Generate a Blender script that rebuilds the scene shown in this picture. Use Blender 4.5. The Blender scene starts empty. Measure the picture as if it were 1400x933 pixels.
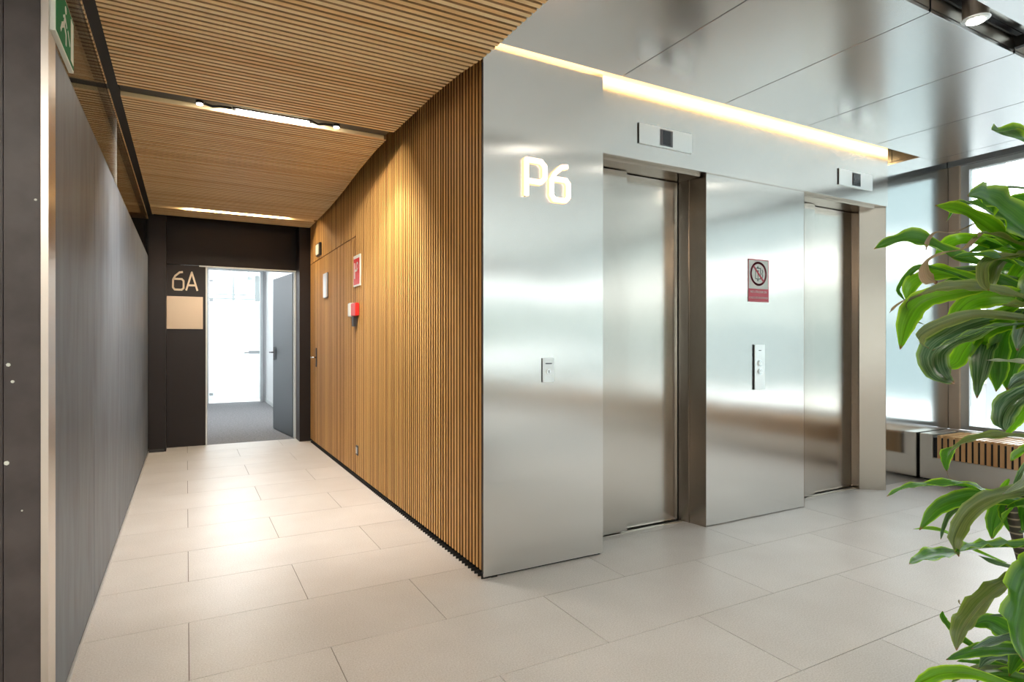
import bpy, bmesh, math, random
from mathutils import Vector, Matrix
random.seed(11)
S = bpy.context.scene
C = S.collection

# ---------------------------------------------------------------- camera, world, light, exposure
cam_data = bpy.data.cameras.new('camera')
cam = bpy.data.objects.new('camera', cam_data)
C.objects.link(cam)
cam.location = (0, 0, 1.2)
cam.rotation_euler = (math.pi / 2, 0, -0.4995)
cam_data.sensor_width = 36
cam_data.lens = 20.97
cam_data.shift_y = 2.5 / 1400
cam_data.clip_start = 0.02
S.camera = cam

SKY_STRENGTH = 4.0
world = bpy.data.worlds.new('world')
S.world = world
world.use_nodes = True
nt = world.node_tree
bg = nt.nodes['Background']
bg.inputs['Strength'].default_value = SKY_STRENGTH
tc = nt.nodes.new('ShaderNodeTexCoord')
nz = nt.nodes.new('ShaderNodeTexNoise'); nz.inputs['Scale'].default_value = 2.2; nz.inputs['Detail'].default_value = 4
rp = nt.nodes.new('ShaderNodeValToRGB')
rp.color_ramp.elements[0].color = (0.90, 0.94, 1.0, 1); rp.color_ramp.elements[0].position = 0.35
rp.color_ramp.elements[1].color = (1.0, 1.0, 1.0, 1); rp.color_ramp.elements[1].position = 0.65
nt.links.new(tc.outputs['Generated'], nz.inputs['Vector'])
nt.links.new(nz.outputs['Fac'], rp.inputs['Fac'])
nt.links.new(rp.outputs['Color'], bg.inputs['Color'])

S.view_settings.view_transform = 'Standard'
S.view_settings.look = 'None'
S.view_settings.exposure = 0.50
S.view_settings.gamma = 1.0
S.view_settings.use_curve_mapping = False
S.cycles.max_bounces = 10
S.cycles.diffuse_bounces = 7
S.cycles.glossy_bounces = 6
S.cycles.transparent_max_bounces = 24
S.cycles.transmission_bounces = 6
S.cycles.sample_clamp_indirect = 6.0
S.cycles.caustics_reflective = False
S.cycles.caustics_refractive = False

def area_light(name, loc, size, size_y, power, color, direction):
    l = bpy.data.lights.new(name, 'AREA'); l.shape = 'RECTANGLE'
    l.size = size; l.size_y = size_y; l.energy = power; l.color = color
    o = bpy.data.objects.new(name, l); C.objects.link(o); o.location = loc
    o.rotation_euler = Vector(direction).to_track_quat('-Z', 'Y').to_euler()
    return o

WARM = (1.0, 0.80, 0.55)
NEUT = (1.0, 0.93, 0.84)

# ---------------------------------------------------------------- materials
def mat(name, color=(.8, .8, .8), rough=.5, metal=0., spec=.5):
    m = bpy.data.materials.new(name); m.use_nodes = True
    b = m.node_tree.nodes['Principled BSDF']
    b.inputs['Base Color'].default_value = (*color, 1)
    b.inputs['Roughness'].default_value = rough
    b.inputs['Metallic'].default_value = metal
    b.inputs['Specular IOR Level'].default_value = spec
    return m
def nodes(m): return m.node_tree.nodes, m.node_tree.links, m.node_tree.nodes['Principled BSDF']

def emit(name, color, strength):
    m = mat(name, color, .5)
    n, l, b = nodes(m)
    b.inputs['Emission Color'].default_value = (*color, 1)
    b.inputs['Emission Strength'].default_value = strength
    return m

def wood(name, axis, dark, light, rough=.52):
    m = mat(name, light, rough)
    n, l, b = nodes(m)
    g = n.new('ShaderNodeNewGeometry')
    mp = n.new('ShaderNodeMapping')
    sc = [26., 26., 26.]; sc[axis] = 1.6
    mp.inputs['Scale'].default_value = sc
    t = n.new('ShaderNodeTexNoise'); t.inputs['Scale'].default_value = 2.; t.inputs['Detail'].default_value = 6; t.inputs['Distortion'].default_value = .6
    oi = n.new('ShaderNodeObjectInfo')
    mx = n.new('ShaderNodeMath'); mx.operation = 'MULTIPLY_ADD'; mx.inputs[1].default_value = .55; 
    ma = n.new('ShaderNodeMath'); ma.operation = 'MULTIPLY'; ma.inputs[1].default_value = .6
    r = n.new('ShaderNodeValToRGB')
    r.color_ramp.elements[0].color = (*dark, 1); r.color_ramp.elements[0].position = .2
    r.color_ramp.elements[1].color = (*light, 1); r.color_ramp.elements[1].position = .75
    l.new(g.outputs['Position'], mp.inputs['Vector']); l.new(mp.outputs[0], t.inputs['Vector'])
    l.new(oi.outputs['Random'], ma.inputs[0])
    l.new(t.outputs['Fac'], mx.inputs[0]); l.new(ma.outputs[0], mx.inputs[2])
    l.new(mx.outputs[0], r.inputs['Fac']); l.new(r.outputs['Color'], b.inputs['Base Color'])
    return m

def steel(name, color, rough, aniso, tangent, wave=.0, streak_axis=2, streak=.12):
    m = mat(name, color, rough, 1.)
    n, l, b = nodes(m)
    b.inputs['Anisotropic'].default_value = aniso
    if aniso:
        cx = n.new('ShaderNodeCombineXYZ')
        for i in range(3): cx.inputs[i].default_value = tangent[i]
        l.new(cx.outputs[0], b.inputs['Tangent'])
    g = n.new('ShaderNodeNewGeometry')
    mp = n.new('ShaderNodeMapping'); sc = [160.] * 3; sc[streak_axis] = 1.2
    mp.inputs['Scale'].default_value = sc
    t = n.new('ShaderNodeTexNoise'); t.inputs['Scale'].default_value = 1.; t.inputs['Detail'].default_value = 3
    l.new(g.outputs['Position'], mp.inputs['Vector']); l.new(mp.outputs[0], t.inputs['Vector'])
    mr = n.new('ShaderNodeMapRange'); mr.inputs['To Min'].default_value = max(.02, rough - streak * .5); mr.inputs['To Max'].default_value = rough + streak * .5
    l.new(t.outputs['Fac'], mr.inputs['Value']); l.new(mr.outputs[0], b.inputs['Roughness'])
    if wave:
        t2 = n.new('ShaderNodeTexNoise'); t2.inputs['Scale'].default_value = 1.7; t2.inputs['Detail'].default_value = 1
        bp = n.new('ShaderNodeBump'); bp.inputs['Strength'].default_value = 1.; bp.inputs['Distance'].default_value = wave
        l.new(g.outputs['Position'], t2.inputs['Vector']); l.new(t2.outputs['Fac'], bp.inputs['Height']); l.new(bp.outputs[0], b.inputs['Normal'])
    return m

M = {}
M['ceil_wood'] = wood('ceiling_oak', 0, (.84, .54, .23), (.99, .78, .44))
M['wall_wood'] = wood('wall_oak', 2, (.52, .25, .065), (.86, .50, .16))
M['wall_groove_shade'] = wood('groove_shade_brown', 2, (.17, .070, .020), (.27, .12, .035))  # gap shade put into the side-face brown of the wall slats
M['ceil_groove_shade'] = wood('ceiling_side_shade', 0, (.36, .20, .08), (.52, .32, .15))  # darker side-face colour stands in for shade between ceiling slats
M['bench_wood'] = wood('bench_oak', 2, (.66, .34, .13), (.90, .56, .27), .26)
M['steel'] = steel('brushed_steel', (.68, .66, .63), .20, .93, (1, 0, 0), .003, streak=.02)
M['door_steel'] = steel('door_steel', (.56, .52, .47), .17, .0, (1, 0, 0), .002, streak=.03)
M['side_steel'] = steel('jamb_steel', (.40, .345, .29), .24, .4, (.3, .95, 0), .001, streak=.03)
M['mirror_steel'] = steel('side_panel_steel', (.62, .64, .64), .15, .5, (1, 0, 0), .001, streak=.01)
M['bench_steel'] = steel('bench_steel', (.74, .69, .63), .33, .0, (0, 1, 0), 0, 1)
M['ceil_metal'] = steel('ceiling_metal', (.74, .74, .74), .24, .0, (0, 1, 0), .0, 1, .015)
M['plate'] = mat('satin_plate', (.80, .81, .80), .35, .85)
M['chrome'] = mat('chrome', (.8, .8, .8), .15, 1.)
M['black'] = mat('black', (.012, .012, .012), .6)
M['dark_metal'] = mat('dark_metal', (.06, .058, .06), .4, .6)
M['white'] = mat('white_paint', (.80, .80, .80), .5)
M['grey_frame'] = mat('grey_frame', (.45, .48, .50), .4, .3)
M['bronze'] = mat('bronze_post', (.72, .60, .48), .4, .3)
M['win_white'] = mat('window_white', (.74, .80, .82), .4)
M['leaf_door'] = mat('blue_grey_door', (.075, .10, .12), .28, .3)
M['plaque'] = mat('bronze_plaque', (.55, .42, .30), .38, .6)
M['letters'] = mat('beige_letters', (.82, .69, .54), .4, .1)
M['red'] = mat('red', (.75, .03, .025), .35)
M['signred'] = mat('sign_red', (.62, .06, .10), .4)
M['paper'] = mat('paper', (.82, .83, .80), .4)
M['ink'] = mat('ink', (.03, .08, .06), .5)
M['green'] = mat('sign_green', (.0, .17, .055), .6, 0, .2)
M['signwhite'] = mat('sign_white', (.85, .88, .80), .35)
M['display'] = mat('display', (.02, .022, .03), .12)
M['display_grey'] = mat('display_grey', (.12, .12, .14), .3)
M['soil'] = mat('soil', (.05, .035, .02), .9)
M['pot'] = mat('pot', (.09, .09, .10), .5)
M['facade'] = mat('facade', (.85, .86, .86), .8)
M['facade_b'] = mat('facade_grey', (.33, .375, .365), .7)
M['facade_low'] = mat('facade_low', (.27, .275, .28), .8)
M['pane_dark'] = mat('far_pane', (.20, .25, .26), .15)
M['lit'] = emit('lamp_lit', (1., .93, .82), 30.)
M['lit_warm'] = emit('lamp_warm', (1., .85, .6), 12.)
M['led'] = emit('led_strip_light', (1., .66, .30), 2.6)
M['letter_glow'] = emit('letter_glow', (1., .84, .66), 3.2)
M['halo'] = emit('halo_layer', (1., .55, .22), 2.5)
M['office_lit'] = emit('office_lamp', (.93, .97, 1.), 6.)

def dark_panel():
    m = mat('dark_panel', (.050, .038, .036), .42)
    n, l, b = nodes(m)
    g = n.new('ShaderNodeNewGeometry')
    t = n.new('ShaderNodeTexNoise'); t.inputs['Scale'].default_value = 9; t.inputs['Detail'].default_value = 8
    r = n.new('ShaderNodeValToRGB')
    r.color_ramp.elements[0].color = (.06, .05, .05, 1); r.color_ramp.elements[0].position = .3
    r.color_ramp.elements[1].color = (.095, .08, .08, 1); r.color_ramp.elements[1].position = .7
    v = n.new('ShaderNodeTexVoronoi'); v.inputs['Scale'].default_value = 5.5; v.inputs['Randomness'].default_value = 1
    t3 = n.new('ShaderNodeTexNoise'); t3.inputs['Scale'].default_value = 60
    ad = n.new('ShaderNodeMath'); ad.operation = 'MULTIPLY_ADD'; ad.inputs[1].default_value = .05
    cr = n.new('ShaderNodeValToRGB'); cr.color_ramp.elements[0].position = .045; cr.color_ramp.elements[0].color = (1, 1, 1, 1)
    cr.color_ramp.elements[1].position = .055; cr.color_ramp.elements[1].color = (0, 0, 0, 1)
    mx = n.new('ShaderNodeMix'); mx.data_type = 'RGBA'
    mx.inputs['B'].default_value = (.5, .48, .46, 1)
    l.new(g.outputs['Position'], t.inputs['Vector']); l.new(g.outputs['Position'], v.inputs['Vector']); l.new(g.outputs['Position'], t3.inputs['Vector'])
    l.new(t.outputs['Fac'], r.inputs['Fac'])
    l.new(t3.outputs['Fac'], ad.inputs[0]); l.new(v.outputs['Distance'], ad.inputs[2]); l.new(ad.outputs[0], cr.inputs['Fac'])
    l.new(cr.outputs['Color'], mx.inputs['Factor']); l.new(r.outputs['Color'], mx.inputs['A']); l.new(mx.outputs['Result'], b.inputs['Base Color'])
    return m
M['dark_panel'] = dark_panel()
M['dark_wall'] = mat('dark_brown_wall', (.017, .011, .010), .42, 0, .35)

def blue_steel():
    m = mat('blued_steel', (.25, .255, .27), .4, .35, .3)
    n, l, b = nodes(m)
    g = n.new('ShaderNodeNewGeometry')
    mp = n.new('ShaderNodeMapping'); mp.inputs['Scale'].default_value = (3, 6, 1.1)
    t = n.new('ShaderNodeTexNoise'); t.inputs['Scale'].default_value = 2; t.inputs['Detail'].default_value = 6; t.inputs['Distortion'].default_value = .5
    r = n.new('ShaderNodeValToRGB')
    r.color_ramp.elements[0].color = (.12, .14, .17, 1); r.color_ramp.elements[0].position = .3
    r.color_ramp.elements[1].color = (.19, .225, .27, 1); r.color_ramp.elements[1].position = .62
    mr = n.new('ShaderNodeMapRange'); mr.inputs['To Min'].default_value = .42; mr.inputs['To Max'].default_value = .52
    l.new(g.outputs['Position'], mp.inputs['Vector']); l.new(mp.outputs[0], t.inputs['Vector'])
    l.new(t.outputs['Fac'], r.inputs['Fac']); l.new(r.outputs['Color'], b.inputs['Base Color'])
    l.new(t.outputs['Fac'], mr.inputs['Value']); l.new(mr.outputs[0], b.inputs['Roughness'])
    return m
M['blue_steel'] = blue_steel()

def tile_mat():
    m = mat('stone_tile', (.6, .56, .5), .36)
    n, l, b = nodes(m)
    g = n.new('ShaderNodeNewGeometry'); oi = n.new('ShaderNodeObjectInfo')
    t = n.new('ShaderNodeTexNoise'); t.inputs['Scale'].default_value = 170; t.inputs['Detail'].default_value = 3
    t2 = n.new('ShaderNodeTexNoise'); t2.inputs['Scale'].default_value = 3; t2.inputs['Detail'].default_value = 5
    a = n.new('ShaderNodeMath'); a.operation = 'MULTIPLY_ADD'; a.inputs[1].default_value = .35
    a2 = n.new('ShaderNodeMath'); a2.operation = 'MULTIPLY_ADD'; a2.inputs[1].default_value = .10
    r = n.new('ShaderNodeValToRGB')
    r.color_ramp.elements[0].color = (.60, .57, .53, 1); r.color_ramp.elements[0].position = .42
    r.color_ramp.elements[1].color = (.86, .845, .82, 1); r.color_ramp.elements[1].position = .98
    l.new(g.outputs['Position'], t.inputs['Vector']); l.new(g.outputs['Position'], t2.inputs['Vector'])
    l.new(t2.outputs['Fac'], a.inputs[0]); l.new(t.outputs['Fac'], a.inputs[2])
    l.new(oi.outputs['Random'], a2.inputs[0]); l.new(a.outputs[0], a2.inputs[2])
    l.new(a2.outputs[0], r.inputs['Fac']); l.new(r.outputs['Color'], b.inputs['Base Color'])
    return m
M['tile'] = tile_mat()
M['grout'] = mat('grout', (.22, .19, .16), .8)

def carpet_mat():
    m = mat('grey_carpet', (.12, .12, .125), .95, 0, .1)
    n, l, b = nodes(m)
    t = n.new('ShaderNodeTexNoise'); t.inputs['Scale'].default_value = 45; t.inputs['Detail'].default_value = 6
    g = n.new('ShaderNodeNewGeometry')
    r = n.new('ShaderNodeValToRGB'); r.color_ramp.elements[0].color = (.07, .07, .075, 1); r.color_ramp.elements[1].color = (.42, .42, .43, 1)
    l.new(g.outputs['Position'], t.inputs['Vector']); l.new(t.outputs['Fac'], r.inputs['Fac']); l.new(r.outputs['Color'], b.inputs['Base Color'])
    return m
M['carpet'] = carpet_mat()

def glass_mat(name, tint=(1, 1, 1), refl=.06):
    m = bpy.data.materials.new(name); m.use_nodes = True
    n, l = m.node_tree.nodes, m.node_tree.links
    n.remove(n['Principled BSDF']); out = n['Material Output']
    tr = n.new('ShaderNodeBsdfTransparent'); tr.inputs[0].default_value = (*tint, 1)
    gl = n.new('ShaderNodeBsdfGlossy'); gl.inputs['Roughness'].default_value = .02
    fr = n.new('ShaderNodeLayerWeight'); fr.inputs['Blend'].default_value = .15
    ml = n.new('ShaderNodeMath'); ml.operation = 'MULTIPLY_ADD'; ml.inputs[1].default_value = .6; ml.inputs[2].default_value = refl
    mx = n.new('ShaderNodeMixShader')
    l.new(fr.outputs['Fresnel'], ml.inputs[0]); l.new(ml.outputs[0], mx.inputs[0])
    l.new(tr.outputs[0], mx.inputs[1]); l.new(gl.outputs[0], mx.inputs[2]); l.new(mx.outputs[0], out.inputs['Surface'])
    return m
M['glass'] = glass_mat('window_glass', (.95, .98, .97), .03)
M['glass_top'] = glass_mat('partition_glass', (.90, .89, .87), .01)

def frosted():
    m = bpy.data.materials.new('frosted_film'); m.use_nodes = True
    n, l = m.node_tree.nodes, m.node_tree.links
    n.remove(n['Principled BSDF']); out = n['Material Output']
    tr = n.new('ShaderNodeBsdfTransparent'); tl = n.new('ShaderNodeBsdfTranslucent'); df = n.new('ShaderNodeBsdfDiffuse')
    tl.inputs[0].default_value = (.95, .97, 1, 1); df.inputs[0].default_value = (.85, .88, .9, 1)
    m1 = n.new('ShaderNodeMixShader'); m1.inputs[0].default_value = .25
    m2 = n.new('ShaderNodeMixShader'); m2.inputs[0].default_value = .12
    l.new(tl.outputs[0], m1.inputs[1]); l.new(df.outputs[0], m1.inputs[2])
    l.new(m1.outputs[0], m2.inputs[1]); l.new(tr.outputs[0], m2.inputs[2]); l.new(m2.outputs[0], out.inputs['Surface'])
    return m
M['frosted'] = frosted()

def leaf_mat(name, mid, edge, stripe, trans, rough=.32):
    # leaf colour runs across the blade (uv.x), with pale long veins
    m = bpy.data.materials.new(name); m.use_nodes = True
    n, l, b = nodes(m); out = n['Material Output']
    b.inputs['Roughness'].default_value = rough
    uv = n.new('ShaderNodeUVMap'); sp = n.new('ShaderNodeSeparateXYZ')
    l.new(uv.outputs[0], sp.inputs[0])
    s1 = n.new('ShaderNodeMath'); s1.operation = 'SUBTRACT'; s1.inputs[1].default_value = .5
    s2 = n.new('ShaderNodeMath'); s2.operation = 'ABSOLUTE'
    l.new(sp.outputs[0], s1.inputs[0]); l.new(s1.outputs[0], s2.inputs[0])
    r = n.new('ShaderNodeValToRGB')
    r.color_ramp.elements[0].color = (*[x * .55 for x in mid], 1); r.color_ramp.elements[0].position = .0
    r.color_ramp.elements[1].color = (*edge, 1); r.color_ramp.elements[1].position = .5
    e = r.color_ramp.elements.new(.06); e.color = (*mid, 1)
    e = r.color_ramp.elements.new(.36); e.color = (*mid, 1)
    l.new(s2.outputs[0], r.inputs['Fac'])
    mp = n.new('ShaderNodeMapping'); mp.inputs['Scale'].default_value = (16, 1.2, 1)
    t = n.new('ShaderNodeTexNoise'); t.inputs['Scale'].default_value = 1.5; t.inputs['Detail'].default_value = 3
    oi = n.new('ShaderNodeObjectInfo')
    va = n.new('ShaderNodeVectorMath'); va.operation = 'ADD'
    l.new(uv.outputs[0], mp.inputs['Vector']); l.new(mp.outputs[0], va.inputs[0]); l.new(oi.outputs['Random'], va.inputs[1]); l.new(va.outputs[0], t.inputs['Vector'])
    cr = n.new('ShaderNodeMapRange'); cr.inputs['From Min'].default_value = .42; cr.inputs['From Max'].default_value = .66; cr.inputs['To Max'].default_value = .6
    l.new(t.outputs['Fac'], cr.inputs['Value'])
    mx = n.new('ShaderNodeMix'); mx.data_type = 'RGBA'; mx.inputs['B'].default_value = (*stripe, 1)
    l.new(cr.outputs[0], mx.inputs['Factor']); l.new(r.outputs['Color'], mx.inputs['A'])
    # brown dried tip
    tp = n.new('ShaderNodeMapRange'); tp.inputs['From Min'].default_value = .955; tp.inputs['From Max'].default_value = .985
    l.new(sp.outputs[1], tp.inputs['Value'])
    m3 = n.new('ShaderNodeMix'); m3.data_type = 'RGBA'; m3.inputs['B'].default_value = (.16, .07, .03, 1)
    l.new(tp.outputs[0], m3.inputs['Factor']); l.new(mx.outputs['Result'], m3.inputs['A'])
    l.new(m3.outputs['Result'], b.inputs['Base Color'])
    tl = n.new('ShaderNodeBsdfTranslucent'); 
    hs = n.new('ShaderNodeMix'); hs.data_type = 'RGBA'; hs.blend_type = 'MULTIPLY'; hs.inputs['Factor'].default_value = 1; hs.inputs['B'].default_value = (2.2, 2.6, .8, 1)
    l.new(m3.outputs['Result'], hs.inputs['A']); l.new(hs.outputs['Result'], tl.inputs[0])
    ms = n.new('ShaderNodeMixShader'); ms.inputs[0].default_value = trans
    bp = n.new('ShaderNodeBump'); bp.inputs['Strength'].default_value = .35; bp.inputs['Distance'].default_value = .002
    l.new(t.outputs['Fac'], bp.inputs['Height']); l.new(bp.outputs[0], b.inputs['Normal'])
    l.new(b.outputs[0], ms.inputs[1]); l.new(tl.outputs[0], ms.inputs[2]); l.new(ms.outputs[0], out.inputs['Surface'])
    return m
LM = {
 'g': leaf_mat('leaf_green', (.040, .135, .018), (.34, .52, .045), (.085, .22, .03), .46, .24),
 'l': leaf_mat('leaf_lime', (.10, .25, .015), (.42, .55, .05), (.17, .34, .03), .58, .26),
 'o': leaf_mat('leaf_olive', (.085, .125, .035), (.20, .28, .05), (.22, .22, .10), .28),
 's': leaf_mat('leaf_dark_striped', (.035, .09, .045), (.22, .38, .06), (.24, .32, .27), .28, .24),
 'b': leaf_mat('leaf_dried', (.26, .19, .13), (.30, .22, .14), (.40, .33, .26), .15, .6),
}

# ---------------------------------------------------------------- mesh helpers
def bx(bm, x0, x1, y0, y1, z0, z1):
    vs = [bm.verts.new(p) for p in ((x0,y0,z0),(x1,y0,z0),(x1,y1,z0),(x0,y1,z0),(x0,y0,z1),(x1,y0,z1),(x1,y1,z1),(x0,y1,z1))]
    for f in ((0,3,2,1),(4,5,6,7),(0,1,5,4),(1,2,6,5),(2,3,7,6),(3,0,4,7)):
        bm.faces.new([vs[i] for i in f])
    return vs
def prism(bm, pts, z0, z1):
    n = len(pts)
    a = [bm.verts.new((x, y, z0)) for x, y in pts]; b = [bm.verts.new((x, y, z1)) for x, y in pts]
    bm.faces.new(a[::-1]); bm.faces.new(b)
    for i in range(n): bm.faces.new((a[i], a[(i+1) % n], b[(i+1) % n], b[i]))
def cyl(bm, p0, p1, r0, r1=None, n=20, caps=True):
    p0, p1 = Vector(p0), Vector(p1); r1 = r0 if r1 is None else r1
    d = (p1 - p0).normalized(); u = d.orthogonal().normalized(); w = d.cross(u)
    A, B = [], []
    for i in range(n):
        a = 2*math.pi*i/n; e = u*math.cos(a) + w*math.sin(a)
        A.append(bm.verts.new(p0 + e*r0)); B.append(bm.verts.new(p1 + e*r1))
    for i in range(n): bm.faces.new((A[i], A[(i+1)%n], B[(i+1)%n], B[i]))
    if caps: bm.faces.new(A[::-1]); bm.faces.new(B)
def tube(bm, pts, r, n=8):
    pts = [Vector(p) for p in pts]; rings = []
    rr = r if isinstance(r, (list, tuple)) else [r]*len(pts)
    for i, p in enumerate(pts):
        d = (pts[min(i+1, len(pts)-1)] - pts[max(i-1, 0)]).normalized()
        u = d.cross(Vector((.13, .31, .94))).normalized(); w = d.cross(u)
        rings.append([bm.verts.new(p + (u*math.cos(2*math.pi*k/n) + w*math.sin(2*math.pi*k/n))*rr[i]) for k in range(n)])
    for a, b in zip(rings, rings[1:]):
        for k in range(n): bm.faces.new((a[k], a[(k+1)%n], b[(k+1)%n], b[k]))
    bm.faces.new(rings[0][::-1]); bm.faces.new(rings[-1])
def tag(o, label=None, cat=None, group=None, kind=None):
    if label: o['label'] = label
    if cat: o['category'] = cat
    if group: o['group'] = group
    if kind: o['kind'] = kind
    return o
def world_loc(o):
    v = Vector(o.location)
    while o.parent: o = o.parent; v += Vector(o.location)
    return v
def empty(name, loc=(0, 0, 0), **k):
    o = bpy.data.objects.new(name, None); C.objects.link(o); o.location = loc; o.empty_display_size = .1
    return tag(o, **k)
def link(name, me, loc, parent=None):
    o = bpy.data.objects.new(name, me); C.objects.link(o)
    o.location = Vector(loc) - (world_loc(parent) if parent else Vector((0, 0, 0)))
    if parent: o.parent = parent
    return o
def obj(name, bm, m, parent=None, bevel=0., smooth=False, origin=None, **k):
    if bevel: 
        bmesh.ops.bevel(bm, geom=bm.edges[:], offset=bevel, segments=2, affect='EDGES', clamp_overlap=True)
    bmesh.ops.recalc_face_normals(bm, faces=bm.faces[:])
    if origin is None:
        c0 = [min(v.co[i] for v in bm.verts) for i in range(3)]; c1 = [max(v.co[i] for v in bm.verts) for i in range(3)]
        origin = ((c0[0]+c1[0])/2, (c0[1]+c1[1])/2, c0[2])
    bmesh.ops.translate(bm, verts=bm.verts[:], vec=[-v for v in origin])
    me = bpy.data.meshes.new(name); bm.to_mesh(me); bm.free()
    if smooth:
        for p in me.polygons: p.use_smooth = True
    for x in (m if isinstance(m, (list, tuple)) else [m]): me.materials.append(M[x] if isinstance(x, str) else x)
    return tag(link(name, me, origin, parent), **k)
def boxo(name, b, m, parent=None, bevel=0., **k):
    bm = bmesh.new(); bx(bm, *b); return obj(name, bm, m, parent, bevel, **k)
def unit_box(name, m, side=None, faces=()):
    bm = bmesh.new(); bx(bm, 0, 1, 0, 1, 0, 1)
    me = bpy.data.meshes.new(name); bm.to_mesh(me); bm.free(); me.materials.append(M[m])
    if side:
        me.materials.append(M[side])
        for i in faces: me.polygons[i].material_index = 1
    return me
def place(name, me, b, parent):
    o = link(name, me, (b[0], b[2], b[4]), parent); o.scale = (b[1]-b[0], b[3]-b[2], b[5]-b[4]); return o
def stroke(bm, pts, w, y0, y1, conv):
    """flat lettering stroke along pts (2-D) in thickness y0..y1; conv maps (u, t, v) to 3-D"""
    r = w/2
    for (a, b) in zip(pts, pts[1:]):
        dx, dy = b[0]-a[0], b[1]-a[1]; L = math.hypot(dx, dy); nx, ny = -dy/L*r, dx/L*r
        q = [(a[0]+nx, a[1]+ny), (b[0]+nx, b[1]+ny), (b[0]-nx, b[1]-ny), (a[0]-nx, a[1]-ny)]
        A = [bm.verts.new(conv(u, y0, v)) for u, v in q]; B = [bm.verts.new(conv(u, y1, v)) for u, v in q]
        bm.faces.new(A); bm.faces.new(B[::-1])
        for i in range(4): bm.faces.new((A[i], A[(i+1)%4], B[(i+1)%4], B[i]))
    for p in pts[1:-1]:
        A = [bm.verts.new(conv(p[0]+r*math.cos(t*math.pi/5), y0, p[1]+r*math.sin(t*math.pi/5))) for t in range(10)]
        B = [bm.verts.new(conv(p[0]+r*math.cos(t*math.pi/5), y1, p[1]+r*math.sin(t*math.pi/5))) for t in range(10)]
        bm.faces.new(A); bm.faces.new(B[::-1])
        for i in range(10): bm.faces.new((A[i], A[(i+1)%10], B[(i+1)%10], B[i]))
SIX = [(.62, 1), (.42, .97), (.16, .76), (.04, .56), (.03, .12), (.13, .0), (.55, .0), (.66, .1), (.66, .5), (.56, .6), (.05, .6)]
LET_A = [(0, -.03), (.34, 1), (.68, -.03)]
LET_P = [(0, 0), (0, 1), (.5, 1), (.64, .88), (.64, .54), (.5, .42), (0, .42)]
def text(name, body, size, loc, rot, m, parent, extrude=.0008, align='CENTER'):
    cu = bpy.data.curves.new(name, 'FONT'); cu.body = body; cu.size = size; cu.extrude = extrude; cu.align_x = align; cu.align_y = 'CENTER'
    cu.materials.append(M[m])
    o = bpy.data.objects.new(name, cu); C.objects.link(o); o.rotation_euler = rot
    bpy.context.view_layer.update()
    me = bpy.data.meshes.new_from_object(o); bpy.data.objects.remove(o)
    me.transform(Matrix.Rotation(rot[0], 4, 'X'))
    return link(name, me, loc, parent)

# ================================================================ FLOOR
floor = boxo('floor', (-2.6, 6.25, -6.0, 8.0, -.05, -.003), 'grout', kind='structure', origin=(0, 0, -.05))
tile_me = unit_box('tile', 'tile')
def lay(k0, k1, X0, X1, Ymax=99, Ymin=-99):
    for k in range(k0, k1):
        y0 = 1.408 + .5*k; y1 = y0 + .5
        off = 0.008 if k % 2 == 0 else .4995
        i = math.floor((X0 - off)/.983) 
        while off + .983*i < X1:
            a, b = max(X0, off + .983*i), min(X1, off + .983*(i+1)); i += 1
            if b - a < .03: continue
            c, d = max(Ymin, y0), min(Ymax, y1)
            if d - c < .03: continue
            place('tile', tile_me, (a+.0016, b-.0016, c+.0016, d-.0016, -.004, 0), floor)
lay(3, 13, -.365, 1.345, 7.86)
lay(-15, 1, -2.6, 6.2, 99, -5.98)
lay(1, 3, -.38, 6.2)
lay(3, 4, 1.345, 5.0, 3.02)

# ================================================================ STEEL ELEVATOR WALL
wf = empty('wall_front', (3.2, 2.79, 0), kind='structure')
bm = bmesh.new(); prism(bm, [(1.318, 2.718), (2.07, 2.718), (2.07, 2.99), (1.367, 2.99), (1.367, 2.7215), (1.318, 2.7215)], .012, 2.93)
obj('wall_panel', bm, 'steel', wf)
boxo('wall_plinth', (1.368, 2.06, 2.735, 2.99, 0, .012), 'black', wf)
boxo('header_panel', (2.072, 4.99, 2.785, 3.1, 2.304, 2.93), 'steel', wf, .002)
boxo('wall_panel', (2.966, 3.956, 2.80, 3.3, .006, 2.304), 'steel', wf, .002)
boxo('side_panel', (4.992, 6.26, 2.903, 2.95, 0, 2.93), 'mirror_steel', wf)
boxo('end_panel', (4.9905, 4.9915, 2.80, 2.902, 0, 2.93), 'side_steel', wf)
bm = bmesh.new(); bx(bm, 1.36, 6.26, 3.3, 3.34, 0, 2.93); bx(bm, 1.36, 2.07, 2.99, 3.3, 0, 2.93)
obj('shaft_wall', bm, 'black', wf)

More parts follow.
